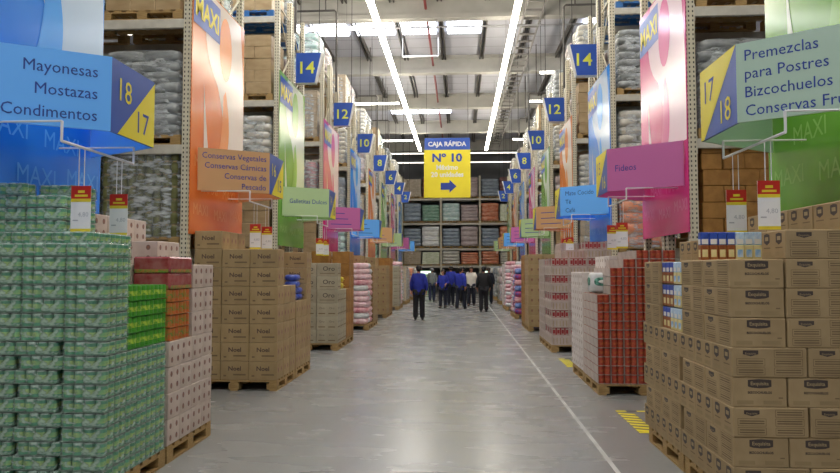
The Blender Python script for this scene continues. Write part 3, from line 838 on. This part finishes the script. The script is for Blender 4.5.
# ---- L1 : green can packs
def can_pack(nx, ny, r, h, px, py, mats, n=10):
    b = MB()
    for i in range(nx):
        for j in range(ny):
            b.cyl((i-(nx-1)/2)*px, (j-(ny-1)/2)*py, (.002, .008, h*.32, h*.66, h*.9, h-.002), (r*.94, r, r, r, r, r*.93), (0,1,2,1,0), n, 0)
    b.box(-nx*px/2+.004, -ny*py/2+.004, 0, nx*px/2-.004, ny*py/2-.004, .006, 3)
    return b.mesh('can_pack', mats)
def film_box(w, d, h):
    b = MB(); b.cbox(-w/2, -d/2, 0, w/2, d/2, h, .012); return b.mesh('shrink_film', 'shrink_film')
GP = (.319, .163, .0995)
CAN = can_pack(4, 2, .039, .095, .079, .08, ['lid','can_green','can_band','lid'])
FLM = film_box(.317, .161, .098)
y0 = 4.50; pallets(-1, -1, y0, '')
h0 = [17,17,9,9,9,9]; hin = [17,17,18,18,18,18]
stack(CAN, 'can_pack', -1, y0, PT, GP, [h0, hin, [17,17,18,21,22,22], [17,17,18,22,22,22], [17,17,18,22,22,22]], 'green can multipack', 'front left stack', 'green can multipacks in the front left stack', 'can pack', kids=(('shrink_film', FLM),), jit=.003,
      shift=lambda i, j, k: .034 if (j == 0 and k < 10 and i >= (1 if k % 2 else 2)) else 0)
LIME = can_pack(4, 3, .034, .115, .079, .07, ['can_lime','can_lime','can_lime_band','can_lime'])
stack(LIME, 'can_tray', -1, y0+.335, PT + 9*.0995 + .002, (.319, .215, .121), [[4,4,4]], 'bright lime green can tray', 'front left stack', 'lime green can trays', 'can tray')
# ---- L2 : white dotted cartons with orange and red trays
def pr_dots(b, o, u, v, W, H):
    for y in (H*.27, H*.73):
        for x in (-W*.26, W*.24):
            b.poly(o, u, v, [(x+.022*math.cos(a), y+.026*math.sin(a)) for a in [2*PI*i/8 for i in range(8)]], 2, .001)
            b.rect(o, u, v, x-.01, y-.01, x+.01, y+.012, 3, .002)
DOT = carton_me(.345, .24, .218, 0, pr_dots, pr_dots).mesh('carton', ['carton_pink','carton_white','print_purple','print_red'])
yL2 = y0 + 1.02
stack(DOT, 'dotted_carton', -1, yL2, PT, (.35,.245,.221), [[4,4,7,7],[7,7,8,8],[9,9,9,9]], 'whitish dotted carton', 'pallet behind the green cans', 'dotted whitish cartons on the left', base=None)
zt = PT + 4*.221 + .002
ORG = can_pack(4, 3, .034, .105, .08, .072, ['can_orange','can_orange','can_orange_band','can_orange'])
stack(ORG, 'can_tray', -1, yL2+.01, zt, (.33,.225,.111), [[4,4]], 'orange and green can tray', 'behind the lime trays', 'orange can trays', 'can tray')
b = MB(); b.cbox(-.165,-.235,0,.165,.235,.138,.015); b.rect((0,-.235,0),(1,0,0),(0,0,1),-.15,.0,.15,.03,1,.001); b.rect((.165,0,0),(0,1,0),(0,0,1),-.22,0,.22,.03,1,.001)
RDT = b.mesh('red_tray', ['wrap_red','can_orange_band'])
for i in range(2):
    instc('wrapped_tray', RDT, -2.65, yL2+.25, zt+4*.111+.002+i*.141, f'{["lower","upper"][i]} red film-wrapped tray on top of the orange can trays', 'tray', 'red wrapped trays')

# ---- L3 : biscuit cartons
TXN = ['cardboard_warm','tape','print_brown','print_mid','print_light','print_red']
mat('print_brown', '#5f4c3e', .7)
def pr_noel(b, o, u, v, W, H):
    b.text('Noel', .082, o, u, v, 0, H*.5, 2, .001, bold=.03, sx=1.1); b.rect(o, u, v, -W*.05, H*.24, W*.4, H*.32, 3, .001); b.rect(o, u, v, -W*.4, H*.18, -W*.3, H*.26, 3, .001)
def pr_marks(b, o, u, v, W, H):
    for x in (-W*.25, W*.22):
        b.poly(o, u, v, [(x+.03*math.cos(a), H*.5+.04*math.sin(a)) for a in [2*PI*i/8 for i in range(8)]], 5, .001); b.rect(o, u, v, x-.012, H*.44, x+.012, H*.58, 3, .002)
NOE = carton_me(.385, .32, .25, 0, pr_noel, pr_marks).mesh('carton', TXN)
y0 = 8.87; pallets(-1, 0, y0, '')
stack(NOE, 'biscuit_carton', -1, y0, PT, (.393,.33,.254), [[7,5,5],[7,7,7],[8,8,8]], 'brown biscuit carton', 'near pallet, second left stack', 'biscuit cartons in the second left stack')
stack(NOE, 'biscuit_carton', -1, y0+1.03, PT, (.393,.33,.254), [[4,4,7],[7,7,7]], 'brown biscuit carton', 'far pallet, second left stack', 'biscuit cartons in the second left stack')
def bag_me(w, d, h, m, m2=None, name='bag'):
    b = MB(); b.sphere((0,0,h/2), (w/2, d/2, h/2), 0, 16, 8, pw=.5)
    b.box(-w/2-.015, -d*.35, h*.47, -w/2+.02, d*.35, h*.53); b.box(w/2-.02, -d*.35, h*.47, w/2+.015, d*.35, h*.53)
    return b.mesh(name, m)
BB_ = bag_me(.2, .3, .1, 'bag_blue')
zz = PT + 4*.254
for lay, cnt in enumerate((2, 2, 1, 1)):
    for c in range(cnt):
        instc('snack_bag', BB_, -2.62, y0+1.2+c*.31 + .15*(lay > 1), zz+.002+lay*.1, f'royal blue bag, {ORD[lay]} layer up, {["nearer","farther"][c]}, in the second left stack', 'bag', 'blue bags in the second left stack')

# ---- L4 : grey cartons
def pr_oro(b, o, u, v, W, H):
    b.text('Oro', .13, o, u, v, .03, H*.42, 2, .001, bold=.01, sx=1.1); b.rect(o, u, v, -W*.35, H*.2, W*.35, H*.25, 3, .001)
def pr_oro2(b, o, u, v, W, H):
    for x in (-W*.25, W*.22): b.text('Oro', .06, o, u, v, x, H*.55, 2, .001); b.rect(o, u, v, x-.07, H*.18, x+.07, H*.26, 3, .001)
TG = ['cardboard_grey','tape','print_dark','print_mid','print_light','print_faint']
ORO = carton_me(.435, .32, .268, 0, pr_oro, pr_oro2).mesh('carton', TG); ORO2 = carton_me(.435, .32, .268, 0, pr_oro2, pr_oro2).mesh('carton', TG)
y0 = 13.3; pallets(-1, 1, y0, '')
stack(lambda i,j,k: (ORO if k > 2 else ORO2, 0, ()), 'grey_carton', -1, y0, PT, (.44,.33,.271), [[6,4,4],[6,6,6]], 'grey-brown printed carton', 'near pallet, third left stack', 'grey-brown cartons in the third left stack')
PLA = carton_me(.385, .32, .268, 0, None, None).mesh('carton', ['cardboard_deep','tape'])
PLB = carton_me(.385, .32, .268, 0, pr_marks, pr_marks).mesh('carton', TXN)
stack(PLA, 'plain_carton', -1, y0+1.03, PT, (.393,.33,.271), [[4,7,7],[7,7,7]], 'plain brown carton', 'far pallet, third left stack', 'plain brown cartons in the third left stack')
YB_ = bag_me(.26, .34, .13, 'bag_yellow')
for i in range(2): instc('bag', YB_, -2.6, y0+.55+.0*i, PT+4*.271+.002+i*.13, f'{["lower","upper"][i]} bright yellow bag lying on the grey-brown cartons', 'bag', 'yellow bags')

# ---- L5 : pink bags ; others further back
def bagstack(side, y0, z0, size, hts, me, desc, where, group, jit=.02):
    def f(i, j, k): return (me[(i+j+k) % len(me)], random.uniform(-.06,.06), ())
    stack(f, 'bag', side, y0, z0, size, hts, desc, where, group, 'bag', jit=jit)
def bags(mats_, w, d, h): return [bag_me(w, d, h, q) for q in mats_]
pk = bags(['bag_pink','bag_white','bag_pinkdeep','bag_pink','bag_pink'], .42, .36, .17)
y0 = 17.8; pallets(-1, 2, y0, '')
bagstack(-1, y0, PT, (.40,.345,.15), [[11,11,10],[11,11,11],[11,11,11]], pk, 'pink plastic bag', 'near pallet, fourth left stack', 'pink bags in the fourth left stack', jit=.05)
stack(PLB, 'marked_carton', -1, y0+1.06, PT, (.393,.33,.271), [[6,6,6],[7,7,7]], 'brown carton', 'far pallet, fourth left stack', 'brown cartons in the fourth left stack')
y0 = 22.2; pallets(-1, 3, y0, '')
stack(PLB, 'marked_carton', -1, y0, PT, (.393,.33,.271), [[6,6,6],[7,7,7]], 'brown carton', 'near pallet, fifth left stack', 'brown cartons in the fifth left stack')
stack(PLA, 'plain_carton', -1, y0+1.03, PT, (.393,.33,.271), [[7,7,7],[7,7,7]], 'dark brown carton', 'far pallet, fifth left stack', 'brown cartons in the fifth left stack')
y0 = 26.6; pallets(-1, 4, y0, '')
stack(ORO2, 'grey_carton', -1, y0, PT, (.44,.33,.271), [[6,6,6],[6,6,6]], 'grey-brown carton', 'near pallet, sixth left stack', 'cartons in the sixth left stack')
wr = bags(['bag_pinkdeep','bag_white','bag_pink'], .39, .34, .158)
bagstack(-1, y0+1.05, PT, (.40,.345,.15), [[12,12,12],[12,12,12]], wr, 'rosy plastic bag', 'far pallet, sixth left stack', 'rosy bags in the sixth left stack')
# ---- right side further stacks
def tray_cans(nx, ny, r, h, px, py, cans, side_m):
    b = MB()
    for i in range(nx):
        for j in range(ny):
            if 0 < j < ny-1: continue
            b.cyl((i-(nx-1)/2)*px, (j-(ny-1)/2)*py, (.004, .012, h*.35, h*.65, h*.93, h-.003), (r*.94, r, r, r, r, r*.93), (0,0,1,0,0), 10, 2)
    W = nx*px/2-.001; D = ny*py/2-.002
    for sx in (-1, 1): b.box(sx*W-.0012, -D, 0, sx*W+.0012, D, h-.004, 3)
    b.box(-W, -D, 0, W, D, .004, 3); b.box(-W, -D-.001, 0, W, -D+.002, h*.05, 3)
    return b.mesh('can_tray', cans + [side_m])
RED = tray_cans(2, 3, .041, .114, .084, .086, ['can_red','can_red_band','lid'], 'tray_pink')
y0 = 8.85; pallets(1, 0, y0, '')
hr = [[10,10,10,10],[13,13,13,13],[14,14,14,14],[15,15,15,15],[15,15,15,15],[15,15,15,15]]
stack(RED, 'can_tray', 1, y0, PT, (.172,.262,.117), hr, 'small tray of red cans', 'second right stack', 'red can trays in the second right stack', 'can tray', jit=.002)
PALE = carton_me(.385, .32, .24, 0, pr_marks, pr_dots).mesh('carton', ['carton_white','tape','print_purple','print_light','print_light','tray_pink'])
stack(PALE, 'pale_carton', 1, y0+1.08, PT, (.393,.33,.243), [[6,6,6],[7,7,7],[7,7,7]], 'pale grey carton', 'far pallet, second right stack', 'pale cartons in the second right stack')
r = thing('paper_pack', 'white plastic pack with dark green picture on the red can stack', 'pack', (2.0, 9.42, PT+10*.117+.004+.0))
b = MB(); b.sphere((0,0,.14), (.165,.13,.14), 0, 18, 10, pw=.35); b.build('wrapper', 'bag_white', r)
b = MB(); b.sphere((0,-.128,.155), (.115,.012,.06), 0, 14, 8, pw=.7); b.sphere((-.158,0,.155), (.012,.09,.06), 0, 14, 8, pw=.7); b.build('picture', 'paper_green', r)
b = MB(); b.sphere((0,-.142,.155), (.06,.006,.025), 0, 12, 6); b.build('white_oval', 'white', r)
r.location.x = 1.97

def tray_packs(alt):
    b = MB(); w, d, h = .355, .325, .17
    b.box(-w/2, -d/2, 0, w/2, d/2, h*.99 if not alt else h*.16, 0)
    if alt:
        b.box(-w/2+.02, -d/2+.02, h*.16, w/2-.02, d/2-.02, h*.97, 1)
        for sx in (-1, 1):
            for sy in (-1, 1): b.box(sx*w/2-.02*(sx>0)-.0, sy*d/2-.02*(sy>0), h*.16, sx*w/2+.02*(sx<0), sy*d/2+.02*(sy<0), h*.98, 0)
        for i in range(4):
            for (o, u, W) in (((0,-d/2+.02,0),(1,0,0),w), ((-w/2+.02,0,0),(0,-1,0),d)):
                x = -W*.36 + i*W*.24
                b.rect(o, u, (0,0,1), x-.028, h*.2, x+.028, h*.9, 0, .004); b.rect(o, u, (0,0,1), x-.022, h*.3, x+.022, h*.75, 2, .006)
    else:
        for i in range(5):
            for (o, u, W) in (((0,-d/2,0),(1,0,0),w), ((-w/2,0,0),(0,-1,0),d)):
                b.rect(o, u, (0,0,1), -W*.4+i*W*.18, h*.15, -W*.4+i*W*.18+.012, h*.8, 3, .001)
    return b.mesh('packet_tray', ['tray_pink','pack_red','pack_red','print_light'])
TA, TB = tray_packs(False), tray_packs(True)
y0 = 13.28; pallets(1, 1, y0, '')
stack(lambda i,j,k: (TB if k % 2 else TA, 0, ()), 'packet_tray', 1, y0, PT, (.36,.33,.172), [[10,10,10],[10,11,11],[11,12,12],[12,12,12]], 'tray of red packets', 'near pallet, third right stack', 'packet trays in the third right stack', 'tray')
stack(TA, 'packet_tray', 1, y0+1.03, PT, (.36,.33,.172), [[10,10,10],[12,12,12]], 'plain whitish tray', 'far pallet, third right stack', 'packet trays in the third right stack', 'tray')
y0 = 17.7; pallets(1, 2, y0, '')
stack(PLB, 'marked_carton', 1, y0, PT, (.393,.33,.271), [[7,7,7],[7,7,7],[7,7,7]], 'brown carton', 'near pallet, fourth right stack', 'brown cartons in the fourth right stack')
stack(PLA, 'plain_carton', 1, y0+1.03, PT, (.393,.33,.271), [[7,7,7]], 'dark brown carton', 'far pallet, fourth right stack', 'brown cartons in the fourth right stack')
y0 = 22.1; pallets(1, 3, y0, '')
rb = bags(['bag_redblue','bag_royal','bag_pinkdeep'], .39, .34, .2)
bagstack(1, y0, PT, (.40,.345,.19), [[8,8,8],[9,9,9],[9,9,9]], rb, 'red and blue bag', 'near pallet, fifth right stack', 'red and blue bags in the fifth right stack')
wp = bags(['bag_white','bag_pink','bag_pinkdeep'], .39, .34, .158)
bagstack(1, y0+1.08, PT, (.40,.345,.15), [[11,11,11],[12,12,12]], wp, 'pink and white bag', 'far pallet, fifth right stack', 'pink bags in the fifth right stack')
y0 = 26.5; pallets(1, 4, y0, '')
bagstack(1, y0, PT, (.40,.345,.15), [[12,12,12],[12,12,12]], wp, 'pink and white bag', 'near pallet, sixth right stack', 'pink bags in the sixth right stack')
stack(PALE, 'pale_carton', 1, y0+1.08, PT, (.393,.33,.243), [[7,7,7],[7,7,7]], 'pale carton', 'far pallet, sixth right stack', 'pale cartons in the sixth right stack')
# distant wrapped pallets
for side, k, y0, a, c in ((-1,5,31.0,'beige','rose'), (-1,6,35.4,'orange','white'), (-1,7,39.8,'palewhite','tan'),
                          (1,5,30.9,'rose','palewhite'), (1,6,35.3,'silver','blue'), (1,7,39.7,'palewhite','silver')):
    for i, kd in enumerate((a, c)):
        load(kd, XP[side]+side*.6, y0+.52+i*1.05, 0, f'{KINDS[kd][2]} on {"near" if not i else "far"} floor pallet of the {rowname(k, side)}', 'distant floor pallets', seed=0, sc=(1,1,1.22))
# floor-level loads behind the display stacks, inside the racks
for side in (-1, 1):
    for k in range(0, 7):
        kd = ('deep','tan','beige','tan','white','tan','silver')[k] if side < 0 else ('tan','beige','orange','tan','rose','tan','white')[k]
        load(kd, XE[side]+side*.72, FY[side]+PER*k+.53, 0, f'{KINDS[kd][2]} on the floor level of the {spot(side, k)}', 'floor level rack loads', seed=0, sc=(1,1,1.1))

# bright cases at the far end, below the back rack
for i, (x, wd) in enumerate(((-2.55, 1.5), (-.2, 2.2), (2.75, 2.2))):
    c = thing('display_case', f'pale glowing low display case {["left of","behind","right of"][i]} the walking group at the far end', 'display case', (x, 44.6, 0), 0, 'display cases at the far end')
    b = MB(); b.cbox(-wd/2, 0, 0, wd/2, .9, .9, .03); b.build('cabinet', 'case_green' if i != 1 else 'cloth_dark', c)
    b = MB(); b.box(-wd/2+.05, .6, .9, wd/2-.05, .88, 1.55); b.build('back_panel', 'case_green' if i != 1 else 'cloth_dark', c)
    if i != 1:
        b = MB(); b.box(-wd/2+.05, .55, 1.3, wd/2-.05, .6, 1.5); b.build('light_strip', 'case_glow', c)

# ------------------------------------------------------------------ floor markings
b = MB(); b.box(1.255, 1.0, .0005, 1.295, 44, .002)
mat('line_paint', '#bcbdba', .5)
tag(b.build('floor_line', 'line_paint'), 'thin white line painted along the right side of the concrete aisle', 'floor line')
for i, ya in enumerate((6.85, 11.35)):
    m_ = MB(); yb = ya+1.0
    for q in range(7):
        yy = ya + .08 + q*.13
        m_.add([(1.80,yy,.002),(1.98,yy-.05,.002),(1.98,yy+.03,.002),(1.80,yy+.08,.002)], [(0,1,2,3)], 0)
    for y_ in (ya, yb):
        for q in range(4):
            m_.add([(1.80+q*.24,y_,.0025),(1.92+q*.24,y_,.0025),(1.92+q*.24,y_+.06,.0025),(1.80+q*.24,y_+.06,.0025)], [(0,1,2,3)], 0)
            m_.add([(1.92+q*.24,y_,.0025),(2.04+q*.24,y_,.0025),(2.04+q*.24,y_+.06,.0025),(1.92+q*.24,y_+.06,.0025)], [(0,1,2,3)], 1)
    tag(m_.build('floor_marking', ['sign_yellow', 'black']), f'yellow and black striped floor marking beyond the {["front","second"][i]} right stack', 'floor marking', 'striped floor markings')

# ------------------------------------------------------------------ people
def skin_obj(verts, edges, radii, name, m, parent, sub=1):
    me = bpy.data.meshes.new(name); me.from_pydata([Vector(v) for v in verts], edges, [])
    o = bpy.data.objects.new(name, me); COL.objects.link(o)
    o.modifiers.new('skin', 'SKIN'); o.modifiers.new('smooth', 'SUBSURF').levels = sub; o.modifiers['smooth'].render_levels = sub
    sv = me.skin_vertices[0].data
    for i, r_ in enumerate(radii):
        sv[i].radius = r_ if hasattr(r_, '__len__') else (r_, r_)
    sv[0].use_root = True
    dg = bpy.context.evaluated_depsgraph_get(); ev = o.evaluated_get(dg)
    nm = bpy.data.meshes.new_from_object(ev); bpy.data.objects.remove(o)
    nm.materials.clear()
    for q in (m if isinstance(m, list) else [m]): nm.materials.append(M[q])
    nm.polygons.foreach_set('use_smooth', [True]*len(nm.polygons))
    return nm
def person(label, x, y, face, h, jacket, trousers, hair, stride=.12, swing=.1, bent=.0, long=False):
    r = thing('person', label, 'person', (x, y, 0), face, 'people at the end of the aisle'); r.scale = (h/1.74,)*3
    sh = .9
    st = stride
    # forward is +Y in local space
    J = {'pel': (0,0,.95), 'wai': (0,0,1.1), 'che': (0,.0,1.3), 'nek': (0,-.005,1.46), 'nk2': (0,.005,1.53), 'hd1': (0,.025,1.585), 'hd2': (0,.02,1.65), 'hd3': (0,.012,1.705)}
    for sg, s_ in ((-1,'l'), (1,'r')):
        f = st*sg
        J['sh'+s_] = (sg*.165,-.005,1.415)
        J['el'+s_] = (sg*.235,-f*swing*4-.03,1.145); J['wr'+s_] = (sg*.245,-f*swing*7+.06+bent,.925+bent*1.1)
        J['pa'+s_] = (sg*.232,-f*swing*7+.085+bent*1.3,.865+bent*1.3)
        J['hi'+s_] = (sg*.092,0,.9); J['kn'+s_] = (sg*.1,f*.55+.035,.495); J['an'+s_] = (sg*.105,f-.0,.085+max(0,-f)*.18); J['to'+s_] = (sg*.12,f+.14,.035)
    def chain(names_r, edges):
        names = [a for a, _ in names_r]; return [J[a] for a in names], [(names.index(a), names.index(c)) for a, c in edges], [q for _, q in names_r]
    V, E, R_ = chain([('pel',.125),('wai',.115),('che',.13),('nek',.062),('nk2',.055),('hd1',(.066,.075)),('hd2',(.077,.092)),('hd3',(.05,.06)),
        ('shl',.058),('ell',.042),('wrl',.028),('pal',(.034,.02)),('shr',.058),('elr',.042),('wrr',.028),('par',(.034,.02)),
        ('hil',.085),('knl',.058),('anl',.04),('tol',.035),('hir',.085),('knr',.058),('anr',.04),('tor',.035)],
        [('pel','wai'),('wai','che'),('che','nek'),('nek','nk2'),('nk2','hd1'),('hd1','hd2'),('hd2','hd3'),('che','shl'),('shl','ell'),('ell','wrl'),('wrl','pal'),
         ('che','shr'),('shr','elr'),('elr','wrr'),('wrr','par'),('pel','hil'),('hil','knl'),('knl','anl'),('anl','tol'),('pel','hir'),('hir','knr'),('knr','anr'),('anr','tor')])
    names = ['pel','wai','che','nek','nk2','hd1','hd2','hd3','shl','ell','wrl','pal','shr','elr','wrr','par']
    for sg, pa, idx in ((-1,'pal',11), (1,'par',15)):
        P = Vector(J[pa])
        for q, (dy, ln) in enumerate(((-.027,.062),(-.009,.075),(.009,.07),(.025,.055))):
            b0 = len(V); V += [tuple(P+Vector((0,dy,-.03))), tuple(P+Vector((-sg*.006,dy+.006,-.03-ln*.55))), tuple(P+Vector((-sg*.022,dy+.014,-.03-ln)))]
            R_ += [.0095,.009,.007]; E += [(idx,b0),(b0,b0+1),(b0+1,b0+2)]
        b0 = len(V); V += [tuple(P+Vector((-sg*.012,.035,.005))), tuple(P+Vector((-sg*.024,.055,-.03)))]; R_ += [.0105,.008]; E += [(idx,b0),(b0,b0+1)]
    me = skin_obj(V, E, R_, 'body', ['skin','eye'], r)
    bm_ = MB()
    for v_ in me.vertices: bm_.v.append(tuple(v_.co))
    for p_ in me.polygons: bm_.f.append(tuple(p_.vertices)); bm_.mi.append(0); bm_.sm.append(True)
    bm_.sphere((0,.112,1.615), (.014,.022,.026), 0, 8, 6)
    for sg in (-1,1):
        bm_.sphere((sg*.03,.098,1.645), .011, 1, 8, 6); bm_.sphere((sg*.083,.012,1.625), (.012,.025,.034), 0, 8, 6)
    bm_.sphere((0,.095,1.57), (.026,.012,.007), 1, 8, 4)
    bm_.build('body', ['skin','eye'], r)
    # clothes
    V, E, R_ = chain([('che',(.225,.17)),('wai',(.215,.17)),('pel',(.225,.175)),('nek',.085),('shl',.095),('ell',.08),('wrl',.055),('shr',.095),('elr',.08),('wrr',.055)],
        [('che','wai'),('wai','pel'),('che','nek'),('che','shl'),('shl','ell'),('ell','wrl'),('che','shr'),('shr','elr'),('elr','wrr')])
    V.append((0,0,.70)); R_.append((.235,.18)); E.append((2,len(V)-1))
    jm = skin_obj(V, E, R_, 'jacket', jacket, r)
    for v_ in jm.vertices:
        if v_.co.z < .81: v_.co.z = .81
    part('jacket', jm, r)
    V, E, R_ = chain([('pel',(.17,.14)),('hil',.122),('knl',.094),('anl',.088),('hir',.122),('knr',.094),('anr',.088)],
        [('pel','hil'),('hil','knl'),('knl','anl'),('pel','hir'),('hir','knr'),('knr','anr')])
    V = [Vector(q) - Vector((0,0,.045)) if i in (3, 6) else q for i, q in enumerate(V)]
    part('trousers', skin_obj(V, E, R_, 'trousers', trousers, r), r)
    b = MB(); b.sphere((0,-.012,1.665), (.092,.108,.088), 0, 16, 7, 0, PI*.52); b.sphere((0,-.045,1.635), (.083,.075,.085), 0, 14, 8)
    b.build('hair', hair, r)
    for s_ in 'lr':
        a = Vector(J['an'+s_]); b = MB(); z = a.z-.045
        b.sphere((a.x, a.y+.06, max(.0, z-.04)+.042), (.048,.14,.042), 0, 12, 6, pw=.7); b.build('shoe', 'shoe', r)
person('person in a royal blue jacket and dark trousers walking alone, back turned', -1.33, 21.4, 0, 1.76, 'cloth_blue', 'cloth_dark', 'hair_black', .1, .1)
person('person in a grey hooded jacket walking far behind the blue jackets', -1.42, 33.5, .1, 1.7, 'cloth_grey', 'cloth_denim', 'hair_grey', .12, .1)
person('person in blue jacket facing the camera with hands held together', -.72, 28.0, PI*.9, 1.62, 'cloth_blue', 'cloth_navy', 'hair_brown', .06, .05, .17)
person('tall person in blue jacket partly hidden between two other blue jackets', -.42, 30.6, .2, 1.78, 'cloth_blue', 'cloth_navy', 'hair_black', .08, .1)
person('person in blue jacket striding in front of the cream sweater', .02, 27.2, -.35, 1.72, 'cloth_blue', 'cloth_navy', 'hair_black', .2, .12)
person('person in a cream sweater and dark trousers facing the camera', .5, 29.6, PI*.95, 1.75, 'cloth_cream', 'cloth_navy', 'hair_brown', .1, .1)
person('person in black jacket and black trousers, back turned, right of the group', .9, 25.4, .05, 1.74, 'cloth_black', 'cloth_dark', 'hair_black', .07, .08)
person('person in dark navy clothes half hidden behind the black jacket', 1.36, 31.5, -.2, 1.72, 'cloth_navy', 'cloth_navy', 'hair_brown', .08, .1)
person('dark-haired person in navy jacket behind the striding blue jacket', .15, 32.6, .1, 1.74, 'cloth_navy', 'cloth_dark', 'hair_black', .08, .1)

# ------------------------------------------------------------------ camera and view
cam = bpy.data.cameras.new('camera'); co = bpy.data.objects.new('camera', cam); COL.objects.link(co)
F = 660.0; cam.sensor_width = 36; cam.lens = F*36/840
co.location = (0, 0, 1.65)
pitch = math.atan(32.5/F); yaw = math.atan(40/math.hypot(F, 32.5))
co.rotation_euler = (PI/2 + pitch, 0, yaw)
cam.clip_start = .05; cam.clip_end = 200
S.camera = co
wd = bpy.data.worlds.new('world'); S.world = wd; wd.use_nodes = True
wd.node_tree.nodes['Background'].inputs[0].default_value = lin('#8a94a6'); wd.node_tree.nodes['Background'].inputs[1].default_value = .3
S.view_settings.view_transform = 'Standard'; S.view_settings.look = 'None'; S.view_settings.gamma = 1; S.view_settings.use_curve_mapping = False
S.view_settings.exposure = 0.12
S.cycles.use_denoising = True; S.cycles.max_bounces = 7; S.cycles.diffuse_bounces = 4; S.cycles.glossy_bounces = 3; S.cycles.transparent_max_bounces = 10; S.cycles.transmission_bounces = 2
S.cycles.sample_clamp_indirect = 6; S.cycles.caustics_reflective = False; S.cycles.caustics_refractive = False
